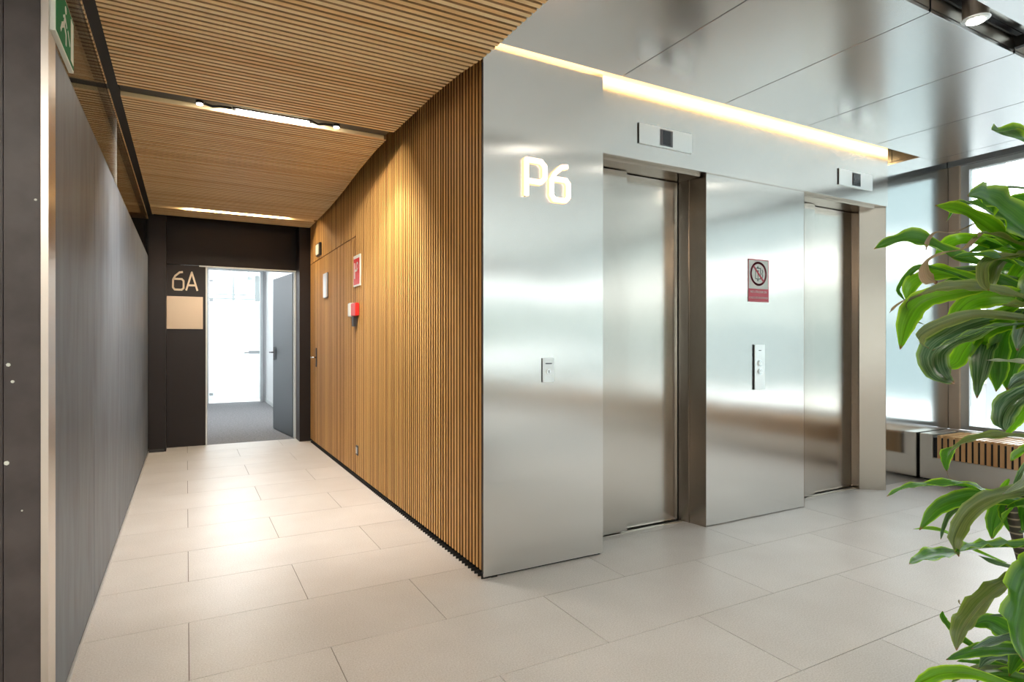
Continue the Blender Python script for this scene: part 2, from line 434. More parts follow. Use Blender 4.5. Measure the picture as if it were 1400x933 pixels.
def elevator(n, x0, x1, xs, jx0, jx1, label):
    d = empty('door_%d' % n, ((x0+x1)/2, 2.99, 0), kind='structure')
    # splayed jamb on the right, two facets
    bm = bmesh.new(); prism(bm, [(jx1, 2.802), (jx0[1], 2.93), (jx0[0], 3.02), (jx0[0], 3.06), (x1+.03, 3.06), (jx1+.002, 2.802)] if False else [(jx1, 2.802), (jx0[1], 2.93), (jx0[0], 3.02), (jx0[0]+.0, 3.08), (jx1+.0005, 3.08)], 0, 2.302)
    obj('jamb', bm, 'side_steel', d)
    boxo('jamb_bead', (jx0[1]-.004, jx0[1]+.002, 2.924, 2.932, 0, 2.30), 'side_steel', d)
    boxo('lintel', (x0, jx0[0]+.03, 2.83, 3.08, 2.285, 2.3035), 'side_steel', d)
    boxo('door_panel', (x0, xs, 2.957, 2.982, .012, 2.28), 'door_steel', d, .002)
    boxo('door_panel', (xs-.03, jx0[0]-.004, 3.0, 3.025, .012, 2.28), 'door_steel', d, .002)
    bm = bmesh.new(); bx(bm, x0, jx0[0], 2.956, 3.06, 0, .004)
    s = obj('sill', bm, 'bench_steel', d)
    boxo('sill_slot', (x0, jx0[0], 2.984, 2.998, .0041, .005), 'black', s)
    boxo('door_gap', (jx0[0]-.004, jx0[0], 3.0, 3.05, 0, 2.28), 'black', d)
    boxo('shaft_back', (x0, jx1, 3.08, 3.1, 0, 2.3), 'black', d)
    return d
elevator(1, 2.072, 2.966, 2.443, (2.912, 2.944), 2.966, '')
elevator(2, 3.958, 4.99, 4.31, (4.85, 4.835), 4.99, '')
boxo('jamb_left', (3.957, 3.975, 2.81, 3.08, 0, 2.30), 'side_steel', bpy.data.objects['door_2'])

# floor indicators on the header
for (x, w, dx, where) in ((2.385, .432, .235, 'nearer'), (4.336, .43, .235, 'farther')):
    t = empty('floor_indicator', (x+w/2, 2.785, 2.39), label='flat satin metal floor indicator with a small dark screen above the %s elevator' % ('nearer left' if where == 'nearer' else 'farther right'), cat='indicator', group='floor indicators above the elevators')
    boxo('cover_plate', (x, x+w, 2.776, 2.785, 2.402, 2.524), 'plate', t, .001)
    boxo('shadow_gap', (x-.004, x-.0002, 2.779, 2.785, 2.402, 2.524), 'black', t)
    s = boxo('screen', (x+w/2-.05, x+w/2+.05, 2.772, 2.776, 2.414, 2.512), 'display_grey', t, .001)
    if where == 'nearer': boxo('display', (x+w/2-.03, x+w/2+.03, 2.7705, 2.772, 2.42, 2.506), 'display', s)
    else:
        boxo('display', (x+w/2-.046, x+w/2+.046, 2.7705, 2.772, 2.420, 2.508), 'display', s)
        bm = bmesh.new(); stroke(bm, [(-.03, .0), (-.005, -.014), (.03, .012)], .010, 0, .0008, lambda u, t_, v: (x+w/2+u, 2.7703-t_, 2.46+v)); obj('arrow', bm, 'display_grey', s)

# P6 backlit letters
t = empty('level_lettering', (1.69, 2.718, 1.95), label='backlit glowing white P6 lettering on the brushed steel panel', cat='lettering')
for nm, path, x0, sc in (('letter', LET_P, 1.562, .19), ('digit', SIX, 1.712, .185)):
    cv = lambda u, t_, v, x0=x0, sc=sc: (x0+u*sc*.93, 2.718-t_, 1.972+v*sc*1.0)
    bm = bmesh.new(); stroke(bm, path, .105, .014, .022, cv); o = obj(nm, bm, 'letter_glow', t)
    bm = bmesh.new(); stroke(bm, path, .145, .005, .0135, cv); obj('halo_layer', bm, 'halo', o)
    for (u, v) in (path[0], path[3]):
        bm = bmesh.new(); cyl(bm, cv(u, 0, v), cv(u, .012, v), .004, n=8); obj('standoff', bm, 'chrome', o)
    

# warning sign
t = empty('warning_sign', (3.463, 2.80, 1.48), label='red and white no elevator in fire warning sign on steel wall', cat='sign')
boxo('plate', (3.36, 3.567, 2.7975, 2.7998, 1.482, 1.775), 'paper', t)
bm = bmesh.new()
for b in ((3.36, 3.567, 2.7965, 2.7974, 1.769, 1.775), (3.36, 3.567, 2.7965, 2.7974, 1.482, 1.487), (3.36, 3.365, 2.7965, 2.7974, 1.487, 1.769), (3.562, 3.567, 2.7965, 2.7974, 1.487, 1.769), (3.366, 3.561, 2.7965, 2.7974, 1.488, 1.572)): bx(bm, *b)
obj('red_border', bm, 'signred', t)
bm = bmesh.new(); cxs, czs = 3.4635, 1.676
cv = lambda u, t_, v: (cxs+u, 2.7974-t_, czs+v)
stroke(bm, [(.076*math.cos(a*math.pi/18), .076*math.sin(a*math.pi/18)) for a in range(37)], .015, 0, .0012, cv)
stroke(bm, [(-.054, .054), (.054, -.054)], .013, 0, .0014, cv)
obj('prohibition_ring', bm, 'signred', t)
bm = bmesh.new()
for p in ([(-.03, -.035), (-.03, .038), (.02, .038), (.02, -.035), (-.03, -.035)], [(-.006, -.03), (-.006, .01)], [(-.005, .052), (-.012, .042), (.002, .042)], [(-.005, -.052), (-.012, -.042), (.002, -.042)], [(.036, -.03), (.042, -.012), (.034, 0), (.042, .016), (.036, .03)]): stroke(bm, p, .005, 0, .0010, cv)
cyl(bm, cv(-.006, 0, .018), cv(-.006, .0011, .018), .007, n=10)
obj('elevator_pictogram', bm, 'ink', t)
R90 = (math.pi/2, 0, 0)
text('sign_lettering', 'NO UTILIZAR EN', .022, (3.4635, 2.7962, 1.550), R90, 'paper', t, .0003)
text('sign_lettering', 'CASO DE INCENDIO', .020, (3.4635, 2.7962, 1.510), R90, 'paper', t, .0003)

# call panel
t = empty('call_panel', (3.468, 2.80, .88), label='tall narrow steel call plate with two round buttons between elevators', cat='button panel')
boxo('cover_plate', (3.415, 3.52, 2.789, 2.80, .878, 1.188), 'plate', t, .0015)
boxo('shadow_gap', (3.411, 3.4148, 2.792, 2.80, .878, 1.188), 'dark_metal', t)
for z in (1.058, 1.002):
    bm = bmesh.new(); cyl(bm, (3.467, 2.789, z), (3.467, 2.784, z), .021, n=24); b = obj('button', bm, 'chrome', t, .0012)
    bm = bmesh.new(); cyl(bm, (3.467, 2.784, z), (3.467, 2.782, z), .015, n=20); f_ = obj('button_face', bm, 'plate', b)
bm = bmesh.new(); bx(bm, 3.455, 3.48, 2.7878, 2.789, 1.145, 1.15); obj('mark', bm, 'dark_metal', t)
# key switch on P6 panel
t = empty('key_switch', (1.702, 2.718, .99), label='small steel key switch plate on the wide panel below P6', cat='switch')
boxo('cover_plate', (1.666, 1.738, 2.712, 2.718, .990, 1.118), 'plate', t, .001)
boxo('shadow_gap', (1.663, 1.6658, 2.714, 2.718, .990, 1.118), 'dark_metal', t)
boxo('label_strip', (1.684, 1.724, 2.7112, 2.712, 1.086, 1.092), 'display_grey', t)
bm = bmesh.new(); cyl(bm, (1.702, 2.712, 1.045), (1.702, 2.706, 1.045), .014, n=20); o = obj('lock', bm, 'chrome', t)
boxo('keyhole', (1.7005, 1.7035, 2.7050, 2.706, 1.038, 1.052), 'black', o)

# ================================================================ WOOD SLAT WALL
wr = boxo('wall_right', (1.366, 1.40, 2.722, 7.6, 0, 2.93), 'black', kind='structure')
slat_v = unit_box('slat', 'wall_wood', 'wall_groove_shade', (0, 1, 2, 3, 4))
PITCH = .0405
DY0, DY1, DMID, DTOP = 5.30, 7.595, 6.68, 2.155
i = 0
d5 = empty('door_5', (1.35, (DY0+DMID)/2, 0), kind='structure')
d6 = empty('door_6', (1.35, (DMID+DY1)/2, 0), kind='structure')
y = 2.728
while y < 7.57:
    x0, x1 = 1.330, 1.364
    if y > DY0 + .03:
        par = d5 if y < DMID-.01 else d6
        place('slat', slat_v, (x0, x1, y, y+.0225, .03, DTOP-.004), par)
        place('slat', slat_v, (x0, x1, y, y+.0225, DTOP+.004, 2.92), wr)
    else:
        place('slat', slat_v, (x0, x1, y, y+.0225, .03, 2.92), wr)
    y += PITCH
bm = bmesh.new(); y = 2.728
while y < 7.5:
    prism(bm, [(1.334, y), (1.366, y), (1.366, y+.018), (1.334, y+.008), (1.312, y+.004)], .0, .016); y += PITCH
obj('base_comb', bm, 'black', wr, kind='stuff')
boxo('corner_trim', (1.314, 1.3175, 2.7215, 2.727, .03, 2.62), 'dark_metal', wr)
# handle on wood door
def lever(parent, x, y, z, side, along):
    """side: outward direction in x; along: +1/-1 lever direction in y"""
    h = boxo('door_handle', (min(x, x+side*.008), max(x, x+side*.008), y-.02, y+.02, z-.11, z+.11), 'dark_metal', parent, .002)
    bm = bmesh.new(); cyl(bm, (x+side*.008, y, z), (x+side*.05, y, z), .009, n=12); cyl(bm, (x+side*.05, y, z), (x+side*.05, y+along*.12, z), .009, n=12)
    obj('lever', bm, 'chrome', h, smooth=True)
    return h
lever(d6, 1.329, 7.18, 1.03, -1, 1)
# items on the wood wall
t = empty('hose_reel_sign', (1.325, 5.28, 1.70), label='red and white fire hose reel sign on slatted wood wall', cat='sign')
boxo('plate', (1.318, 1.3285, 5.165, 5.395, 1.70, 1.975), 'signwhite', t, .001)
boxo('red_field', (1.3165, 1.3179, 5.180, 5.380, 1.715, 1.945), 'red', t)
bm = bmesh.new(); cv = lambda u, t_, v: (1.3165-t_, 5.28-u, 1.83+v)
stroke(bm, [(-.06, -.06), (-.06, .08)], .022, 0, .0015, cv); stroke(bm, [(-.06, .01), (.03, .01)], .02, 0, .0015, cv)
stroke(bm, [(.03+.03*math.cos(a*math.pi/6), .045+.03*math.sin(a*math.pi/6)) for a in range(13)], .014, 0, .0015, cv)
obj('hose_pictogram', bm, 'signwhite', t)
t = empty('fire_call_point', (1.32, 5.34, 1.42), label='small red fire alarm call point under the hose sign', cat='alarm')
boxo('back_box', (1.286, 1.328, 5.385, 5.475, 1.435, 1.56), 'signwhite', t, .006)
boxo('front_cover', (1.292, 1.328, 5.225, 5.384, 1.438, 1.552), 'red', t, .005)
boxo('key_tab', (1.290, 1.318, 5.28, 5.34, 1.345, 1.434), 'dark_metal', t, .003)
t = empty('restroom_sign', (1.32, 6.62, 1.69), label='narrow pale upright sign on door beside the middle joint', cat='sign')
boxo('plate', (1.307, 1.322, 6.535, 6.70, 1.69, 1.95), 'plate', t, .003)
boxo('mounting_edge', (1.3222, 1.3295, 6.53, 6.705, 1.685, 1.955), 'dark_metal', t)
t = empty('sensor_box', (1.32, 6.98, 2.18), label='small white framed box high on the wood wall above door', cat='sensor')
boxo('housing', (1.305, 1.329, 6.89, 7.09, 2.185, 2.33), 'dark_metal', t, .004)
boxo('front_cover', (1.297, 1.305, 6.905, 7.075, 2.20, 2.315), 'signwhite', t, .002)
t = empty('wall_socket', (1.32, 5.29, .2), label='tiny dark socket low on the slatted wood wall near floor', cat='socket')
boxo('faceplate', (1.322, 1.3295, 5.255, 5.325, .205, .292), 'dark_metal', t, .002)
boxo('insert', (1.318, 1.322, 5.27, 5.31, .222, .275), 'plate', t)

# ================================================================ SLATTED CEILING
roof = boxo('ceiling', (-2.6, 6.3, -6.0, 8.0, 2.93, 3.0), 'black', kind='structure')
slat_h = unit_box('slat', 'ceil_wood', 'ceil_groove_shade', (1, 2, 4))
EDGE = [(-6, 1.30), (2.066, 1.297), (2.35, 1.288), (2.49, 1.287), (2.656, 1.278), (2.83, 1.25), (3.163, 1.226), (3.494, 1.218), (3.924, 1.21), (4.26, 1.208), (4.81, 1.228), (5.54, 1.27), (6.3, 1.300), (6.91, 1.310), (7.95, 1.318)]
def edge(y):
    for (a, xa), (b, xb) in zip(EDGE, EDGE[1:]):
        if y <= b: return xa + (xb-xa)*(y-a)/(b-a)
    return EDGE[-1][1]
CZ = 2.60
def section(name, y0, y1, x0, x1, step=.041):
    s = empty(name, (0, (y0+y1)/2, CZ), kind='structure')
    pts = []
    ys = [y0 + (y1-y0)*k/14 for k in range(15)]
    pts = [(x0, y0), *[((x1 if x1 is not None else edge(q)-.012), q) for q in ys], (x0, y1)]
    bm = bmesh.new(); prism(bm, pts, CZ+.035, CZ+.055); obj('backing', bm, 'black', s)
    y = y0 + .006
    while y + .028 <= y1 + .001:
        xe = x1 if x1 is not None else edge(y)
        place('slat', slat_h, (x0, xe, y, y+.0255, CZ, CZ+.034), s); y += step
    xe0 = x1 if x1 is not None else edge(y0)-.02
    boxo('edge_board', (x0, xe0, y0-.002, y0+.006, CZ, CZ+.10), 'ceil_wood', s)
    return s
CH0, CH1 = 3.900, 4.018
for (y0, y1) in ((-.6, CH0), (CH1, 7.085), (7.15, 7.585)):
    section('ceiling', y0, y1, -.328, None)
for (y0, y1) in ((2.37, CH0), (CH1, 7.085), (7.15, 7.9)):
    section('ceiling', y0, y1, -2.55, -.378)
s = boxo('ceiling', (-2.6, 1.29, -6.0, -.61, CZ, CZ+.05), 'ceil_wood', kind='structure')
# dark channels above the slats
bm = bmesh.new(); bx(bm, -.378, -.328, -.6, 7.86, CZ+.012, CZ+.07); ch = obj('trim_1', bm, 'black', kind='structure')
bm = bmesh.new(); bx(bm, -2.55, -.38, CH0+.001, CH1-.003, CZ+.024, CZ+.034); bx(bm, -.327, 1.20, CH0+.001, CH1-.003, CZ+.024, CZ+.034); bx(bm, -.327, 1.30, 7.087, 7.147, CZ+.06, CZ+.075); bx(bm, -2.55, -.38, 7.087, 7.147, CZ+.06, CZ+.075)
obj('trim_2', bm, 'dark_metal', kind='structure')

def spot(x, y, z, label, dirn=(0, .25, -1)):
    t = empty('ceiling_spotlight', (x, y, z), label=label, cat='spotlight', group='small spotlights in the ceiling channel')
    bm = bmesh.new(); cyl(bm, (x, y, z+.020), (x, y, z+.004), .022, n=18); obj('housing', bm, 'dark_metal', t)
    bm = bmesh.new(); cyl(bm, (x, y, z+.004), (x, y, z), .017, n=18); obj('lens', bm, 'lit', t)
    l = bpy.data.lights.new('spot_light', 'SPOT'); l.energy = 40; l.spot_size = 1.5; l.spot_blend = .6; l.color = NEUT; l.shadow_soft_size = .02
    o = bpy.data.objects.new('spot_light', l); C.objects.link(o); o.location = (x, y, z-.01)
    o.rotation_euler = Vector(dirn).to_track_quat('-Z', 'Y').to_euler()
YC = (CH0+CH1)/2
spot(.068, YC, CZ+.002, 'small round ceiling spotlight left of the bright linear lamp')
spot(.857, YC, CZ+.002, 'small round ceiling spotlight right of the bright linear lamp', (.35, .25, -1))
def linear(x0, x1, y, z, w, label, power, color, m='lit', d=(0, 0, -1), dy=0):
    t = empty('linear_lamp', ((x0+x1)/2, y, z), label=label, cat='lamp')
    boxo('housing', (x0-.02, x1+.02, y-w/2-.004, y+w/2+.004, z+.008, z+.018), 'dark_metal', t)
    boxo('diffuser', (x0, x1, y-w/2, y+w/2, z, z+.008), m, t, .002)
    area_light('lamp_light', ((x0+x1)/2, y+dy, z-.004+(.016 if dy else 0)), x1-x0, w if not dy else .01, power, color, d)
linear(.262, .682, YC-.012, CZ-.004, .030, 'bright linear lamp set in the dark channel across the slatted ceiling', 38, NEUT, 'lit', (0, .5, -.87), .022)
linear(.0, 1.0, 7.112, CZ+.030, .03, 'long warm linear lamp in the ceiling slot before the dark doorway wall', 16, WARM, 'lit_warm')
linear(-1.5, -.8, YC, CZ+.004, .030, 'added linear lamp brightening the side room ceiling behind the glass strip', 30, NEUT)  # added to light the side room slats, no lamp visible there
linear(-1.6, .6, -.40, CZ-.030, .05, 'added out-of-view fill lamp under the plain wood ceiling nearer the corridor', 34, NEUT)  # out-of-view lamp added for floor and ceiling bounce
linear(-1.6, .6, -2.9, CZ-.030, .05, 'added out-of-view fill lamp under the plain wood ceiling at the rear of the lobby', 40, NEUT)  # second added lamp, also out of view, for warm fill
for n_cab, (a, b) in enumerate(((.092, .238), (.706, .832))):
    bm = bmesh.new()
    tube(bm, [(a, YC, CZ+.014), (a+(b-a)*.3, YC+.008, CZ+.006), (a+(b-a)*.6, YC-.008, CZ+.010), (b, YC, CZ+.014)], .007)
    tag(obj('lamp_cable', bm, 'black'), 'short black cable joining the linear lamp to its %s spotlight' % ('left', 'right')[n_cab], 'cable', 'lamp cables in the ceiling channel')

# ================================================================ METAL CEILING
JX = [1.335, 2.18, 3.0, 3.815, 4.63, 5.445, 5.62]
mc = empty('ceiling', (3.5, 1.4, 2.72), kind='structure')
TY0, TY1 = 1.336, 1.487
for a, b in zip(JX, JX[1:]):
    boxo('panel', (a+.0025, b-.0025, TY1, 2.685, 2.72, 2.738), 'ceil_metal', mc, .0015)
    boxo('panel', (a+.0025, b-.0025, -6.0, TY0, 2.72, 2.738), 'ceil_metal', mc, .0015)
boxo('panel', (5.272, 5.618, 2.6865, 2.902, 2.72, 2.738), 'ceil_metal', mc)
boxo('joint_backing', (1.34, 5.61, -5.99, TY0-.01, 2.7385, 2.742), 'black', mc)
boxo('joint_backing', (1.34, 5.61, TY1+.01, 2.67, 2.7385, 2.742), 'black', mc)
tr = empty('ceiling_trough', (3.5, 1.41, 2.72), kind='structure')
bm = bmesh.new(); bx(bm, 1.36, 5.6, TY0-.006, TY0, 2.742, 2.83); bx(bm, 1.36, 5.6, TY1, TY1+.006, 2.742, 2.83)
obj('trough_side', bm, 'bench_steel', tr)
boxo('trough_bed', (1.36, 5.6, TY0-.006, TY1+.006, 2.83, 2.84), 'ceil_metal', tr)
for x in (3.0, 3.815, 4.63): boxo('trough_joint', (x-.003, x+.003, TY1-.004, TY1-.0005, 2.722, 2.83), 'black', tr)
boxo('cross_bar', (3.80, 3.83, TY0, TY1-.005, 2.745, 2.80), 'black', tr)
boxo('trough_rail', (1.36, 5.6, TY1-.018, TY1-.008, 2.80, 2.828), 'black', tr)
k = 0
for x, lab in ((3.235, 'round grey downlight in the metal ceiling trough at upper right'), (2.30, 'round warm downlight at the upper end of the metal ceiling trough'), (4.30, 'round downlight in the metal ceiling trough toward the windows')):
    t = empty('ceiling_downlight', (x, 1.408, 2.70), label=lab, cat='downlight', group='downlights in the metal ceiling trough')
    bm = bmesh.new(); cyl(bm, (x, 1.408, 2.83), (x, 1.408, 2.712), .052, n=32, caps=True); obj('housing', bm, 'bench_steel', t, smooth=False)
    for r0, r1, z in ((.058, .054, 2.712), (.048, .045, 2.7085), (.042, .039, 2.706)):
        bm = bmesh.new(); cyl(bm, (x, 1.408, z), (x, 1.408, z-.003), r0, r1, n=32); obj('ring', bm, 'plate', t)
    bm = bmesh.new(); cyl(bm, (x, 1.408, 2.7035), (x, 1.408, 2.700), .035, n=28); obj('lens', bm, 'lit', t)
    l = bpy.data.lights.new('spot_light', 'SPOT'); l.energy = 30; l.spot_size = 1.5; l.spot_blend = .8; l.color = NEUT; l.shadow_soft_size = .035
    o = bpy.data.objects.new('spot_light', l); C.objects.link(o); o.location = (x, 1.408, 2.69)
# cove LED above the edge of the metal ceiling
t = empty('cove_light', (3.3, 2.65, 2.75), label='warm strip light hidden in the gap above the steel elevator wall', cat='strip light')
boxo('mounting_bracket', (1.36, 5.26, 2.640, 2.648, 2.743, 2.88), 'dark_metal', t)
boxo('diffuser', (1.36, 5.26, 2.6482, 2.658, 2.744, 2.87), 'led', t)
area_light('cove_lamp', (3.31, 2.662, 2.80), 3.9, .016, 4.5, (1, .62, .27), (0, .6, -.8))
boxo('cove_end', (5.262, 5.268, 2.66, 2.90, 2.74, 2.92), 'ceil_metal', tr)

# ================================================================ LEFT PARTITION
wl = empty('wall_left', (-.385, 4.9, 0), kind='structure')
YJ = [2.365, 3.291, 4.433, 5.685, 6.72, 7.60]
for a, b in zip(YJ, YJ[1:]):
    boxo('panel', (-.398, -.368, a+.0015, b-.0015, .02, 2.140), 'blue_steel', wl, .0012)
for a, b in ((2.365, 4.433), (4.433, 7.60)):
    boxo('glass_pane', (-.389, -.381, a+.002, b-.002, 2.150, 2.595), 'glass_top', wl)
boxo('pane_edge', (-.3895, -.3805, 4.4318, 4.4342, 2.150, 2.595), 'plate', wl)
boxo('core', (-.42, -.3985, 2.365, 7.60, 0, 2.14), 'black', wl)
boxo('top_gasket', (-.40, -.369, 2.365, 7.60, 2.1405, 2.149), 'dark_metal', wl)
boxo('baseboard_left', (-.3675, -.361, 2.365, 7.60, 0, .018), 'plate', kind='structure')
pl = empty('column', (-.7, 2.3, 0), kind='structure')
boxo('face_panel', (-.473, -.3855, 2.258, 2.36, 0, 2.60), 'dark_panel', pl, .0015)
boxo('face_panel', (-1.40, -.4765, 2.266, 2.36, 0, 2.60), 'dark_panel', pl, .0015)
boxo('face_panel', (-2.58, -1.403, 2.266, 2.36, 0, 2.60), 'dark_panel', pl, .0015)
boxo('trim_3', (-.3845, -.366, 2.250, 2.362, 0, 2.60), 'bench_steel', kind='structure', bevel=.001)
for (cx_, cz_, sc_) in ((-.462, 1.135, .006), (-.452, 1.085, .005), (-.466, .845, .007), (-.398, 1.63, .004), (-.43, .70, .003)):
    bm = bmesh.new(); cyl(bm, (cx_, 2.2579, cz_), (cx_, 2.2566, cz_), sc_, sc_*.8, n=5+int(random.random()*3))
    tag(obj('paint_chip', bm, 'signwhite', pl), 'white paint chip')
# exit sign
t = empty('exit_sign', (-.36, 2.44, 2.156), label='green and white running man exit sign atop the steel partition', cat='sign')
boxo('white_edge', (-.366, -.352, 2.268, 2.606, 2.156, 2.336), 'signwhite', t, .001)
boxo('green_field', (-.352, -.3505, 2.276, 2.598, 2.164, 2.328), 'green', t)
boxo('door_pictogram', (-.3505, -.3495, 2.535, 2.585, 2.175, 2.318), 'signwhite', t)
bm = bmesh.new(); cv = lambda u, t_, v: (-.3505+t_, 2.276+u, 2.164+v)
stroke(bm, [(.15, .11), (.13, .075), (.09, .055)], .018, 0, .001, cv)
stroke(bm, [(.13, .075), (.165, .055), (.165, .02)], .013, 0, .001, cv)
stroke(bm, [(.09, .055), (.07, .03)], .012, 0, .001, cv)
stroke(bm, [(.15, .105), (.18, .085)], .009, 0, .001, cv); stroke(bm, [(.15, .11), (.115, .095)], .009, 0, .001, cv)
cyl(bm, cv(.16, 0, .135), cv(.16, .001, .135), .013, n=14)
stroke(bm, [(.20, .085), (.24, .05)], .008, 0, .001, cv)
obj('running_man', bm, 'signwhite', t)
# room shell behind the glass and behind the camera
boxo('wall_left_far', (-2.64, -2.6, -6, 8, 0, 2.93), 'dark_wall', kind='structure')
boxo('floor_side', (-2.6, -.42, 2.37, 7.9, -.0025, 0), 'tile', kind='structure')

# ================================================================ DARK END WALL
we = empty('wall_end', (.5, 7.86, 0), kind='structure')
boxo('post', (-.362, -.1985, 7.61, 7.90, 0, 2.60), 'dark_wall', we)
boxo('post', (1.204, 1.326, 7.59, 7.95, 0, 2.60), 'dark_wall', we)
boxo('post_cap', (-.358, -.215, 7.600, 7.609, .0, .03), 'dark_metal', we)
boxo('panel', (-.198, .196, 7.86, 7.90, 0, 2.098), 'dark_wall', we)
boxo('panel', (-.198, 1.202, 7.86, 7.90, 2.104, 2.93), 'dark_wall', we)
bm = bmesh.new(); bx(bm, -2.7, -.062, 7.952, 7.99, 0, 3.0); bx(bm, -.062, 1.5, 7.992, 8.02, 2.12, 3.0); bx(bm, 1.327, 1.50, 7.602, 7.948, 0, 2.93)
obj('backing', bm, 'black', we, kind='stuff')  # added black blocks that stop sky light leaking in behind the wall
boxo('side_wall', (-2.6, -.364, 7.90, 7.95, 0, 2.93), 'dark_wall', we)
boxo('hinge_pin', (-.21, -.199, 7.80, 7.83, .2, 1.9), 'dark_metal', we)
fr = empty('door_frame', (.7, 7.93, 0), kind='structure')
boxo('jamb', (.197, .213, 7.862, 7.99, 0, 2.095), 'win_white', fr)
boxo('jamb', (1.186, 1.2035, 7.862, 7.99, 0, 2.095), 'win_white', fr)
boxo('head', (.13, 1.2035, 7.850, 7.99, 2.088, 2.103), 'win_white', fr)
# lettering and plaque
t = empty('door_lettering', (0, 7.86, 1.80), label='pale 6A lettering on the dark wall left of doorway', cat='lettering')
for nm, paths, x0 in (('digit', [SIX], -.142), ('letter', [LET_A, [(.10, .27), (.58, .27)]], -.004)):
    bm = bmesh.new()
    for p in paths: stroke(bm, p, .11, .0, .006, lambda u, t_, v: (x0+u*.205*.83, 7.859-t_, 1.812+v*.205))
    obj(nm, bm, 'letters', t)
t = boxo('blank_plaque', (-.198, .168, 7.846, 7.859, 1.36, 1.735), 'plaque', bevel=.002, label='blank square bronze plaque on the dark wall below 6A', cat='plaque')
# open door leaf
d3 = empty('door_3', (1.17, 7.97, 0), kind='structure')
bm = bmesh.new(); prism(bm, [(1.178, 7.965), (1.062, 8.925), (1.100, 8.93), (1.216, 7.97)], .008, 2.085); obj('door_leaf', bm, 'leaf_door', d3)
h3 = boxo('door_handle', (1.056, 1.066, 8.80, 8.835, .96, 1.14), 'dark_metal', d3, .002)
bm = bmesh.new(); cyl(bm, (1.06, 8.82, 1.07), (1.005, 8.81, 1.07), .009, n=12); cyl(bm, (1.005, 8.815, 1.07), (1.02, 8.68, 1.07), .009, n=12); obj('lever', bm, 'dark_metal', h3)

# ================================================================ CORRIDOR BEYOND
boxo('floor_carpet', (-.02, 1.42, 7.86, 13.3, -.05, -.002), 'carpet', kind='structure')
boxo('wall_left_beyond', (-.06, -.02, 7.95, 13.2, 0, 2.75), 'white', kind='structure')
boxo('wall_right_beyond', (1.425, 1.46, 7.95, 13.2, 0, 2.75), 'white', kind='structure')
boxo('ceiling_beyond', (-.06, 1.46, 7.90, 13.2, 2.75, 2.80), 'white', kind='structure')
boxo('baseboard_right', (1.412, 1.4245, 7.97, 13.15, 0, .07), 'plate', kind='structure')
t = empty('round_ceiling_lamp', (.62, 9.5, 2.7), label='round grey fitting on the white ceiling beyond the doorway', cat='lamp')
bm = bmesh.new(); cyl(bm, (.62, 9.4, 2.75), (.62, 9.4, 2.70), .09, n=24); obj('housing', bm, 'grey_frame', t)
area_light('corridor_light', (.7, 10.5, 2.74), .5, 3.0, 45, (.93, .97, 1), (0, 0, -1))
d4 = empty('door_4', (.85, 13.2, 0), kind='structure')
bm = bmesh.new()
bx(bm, -.02, .385, 13.15, 13.22, 0, 2.75); bx(bm, .385, 1.32, 13.15, 13.22, 2.64, 2.75)
obj('door_frame', bm, 'grey_frame', d4)
boxo('door_frame', (1.318, 1.375, 13.12, 13.22, 0, 2.70), 'grey_frame', d4)
boxo('door_frame', (1.385, 1.42, 13.15, 13.22, 0, 2.70), 'grey_frame', d4)
boxo('shadow_gap', (1.3755, 1.3845, 13.17, 13.22, 0, 2.70), 'black', d4)
boxo('glass_pane', (.39, 1.316, 13.18, 13.19, .02, 2.63), 'glass', d4)
boxo('frosted_film', (.392, 1.314, 13.176, 13.179, .06, 2.05), 'frosted', d4)
for z in (.16, 2.02, 2.40): boxo('hinge', (.39, .46, 13.15, 13.175, z, z+.05), 'grey_frame', d4)
hh = boxo('door_handle', (1.10, 1.31, 13.12, 13.15, .98, 1.04), 'grey_frame', d4, .006)
bm = bmesh.new(); cyl(bm, (1.10, 13.13, 1.0), (1.02, 13.13, .995), .012, n=10); obj('lever', bm, 'chrome', hh)
text('manifestation_lettering', '6A', .0001 + .05, (.98, 13.174, .6), R90, 'win_white', d4) if False else None
bm = bmesh.new()
for k in range(4):
    z = .33 + k*.17
    for q in range(2):
        cv = lambda u, t_, v: (1.10+q*.07+u, 13.1755-t_, z+v)
        stroke(bm, [(0, 0), (.05, 0), (.05, .07), (0, .07), (0, 0)], .006, 0, .001, cv)
obj('door_notice', bm, 'win_white', d4)
# bright office beyond the glass door
boxo('floor_beyond', (-3.5, 4.5, 13.3, 18.5, -.05, -.002), 'white', kind='structure')
bm = bmesh.new(); bx(bm, -3.54, -3.5, 13.3, 18.5, 0, 3.3); bx(bm, 4.5, 4.54, 13.3, 18.5, 0, 3.3); bx(bm, -3.5, -.06, 13.24, 13.28, 0, 3.3); bx(bm, 1.46, 4.5, 13.24, 13.28, 0, 3.3); bx(bm, -.06, 1.46, 13.24, 13.28, 2.76, 3.3)
obj('wall_beyond', bm, 'white', kind='structure')
boxo('ceiling_office', (-3.54, 4.54, 13.24, 18.5, 3.3, 3.34), 'white', kind='structure')
wb = empty('window_3', (.5, 18.5, 0), kind='structure')
for x in (-3.5, -1.5, .2, 1.9, 3.2, 4.45): boxo('mullion', (x-.03, x+.03, 18.45, 18.5, 0, 3.3), 'win_white', wb)
boxo('transom', (-3.5, 4.5, 18.45, 18.5, 2.25, 2.30), 'grey_frame', wb)
boxo('glass_pane', (-3.5, 4.5, 18.47, 18.48, 0, 3.3), 'glass', wb)
area_light('office_light', (.7, 15.5, 3.2), 2.5, 2.5, 60, (.93, .97, 1), (0, 0, -1))
t = empty('service_pipes', (.8, 15, 2.4), label='pale pipes and brackets under the office ceiling behind the glass door', cat='pipes')
for z in (2.34, 2.24):
    bm = bmesh.new(); cyl(bm, (-1.5, 15.5, z), (3, 15.5, z), .018, n=10); obj('pipe', bm, 'grey_frame', t)
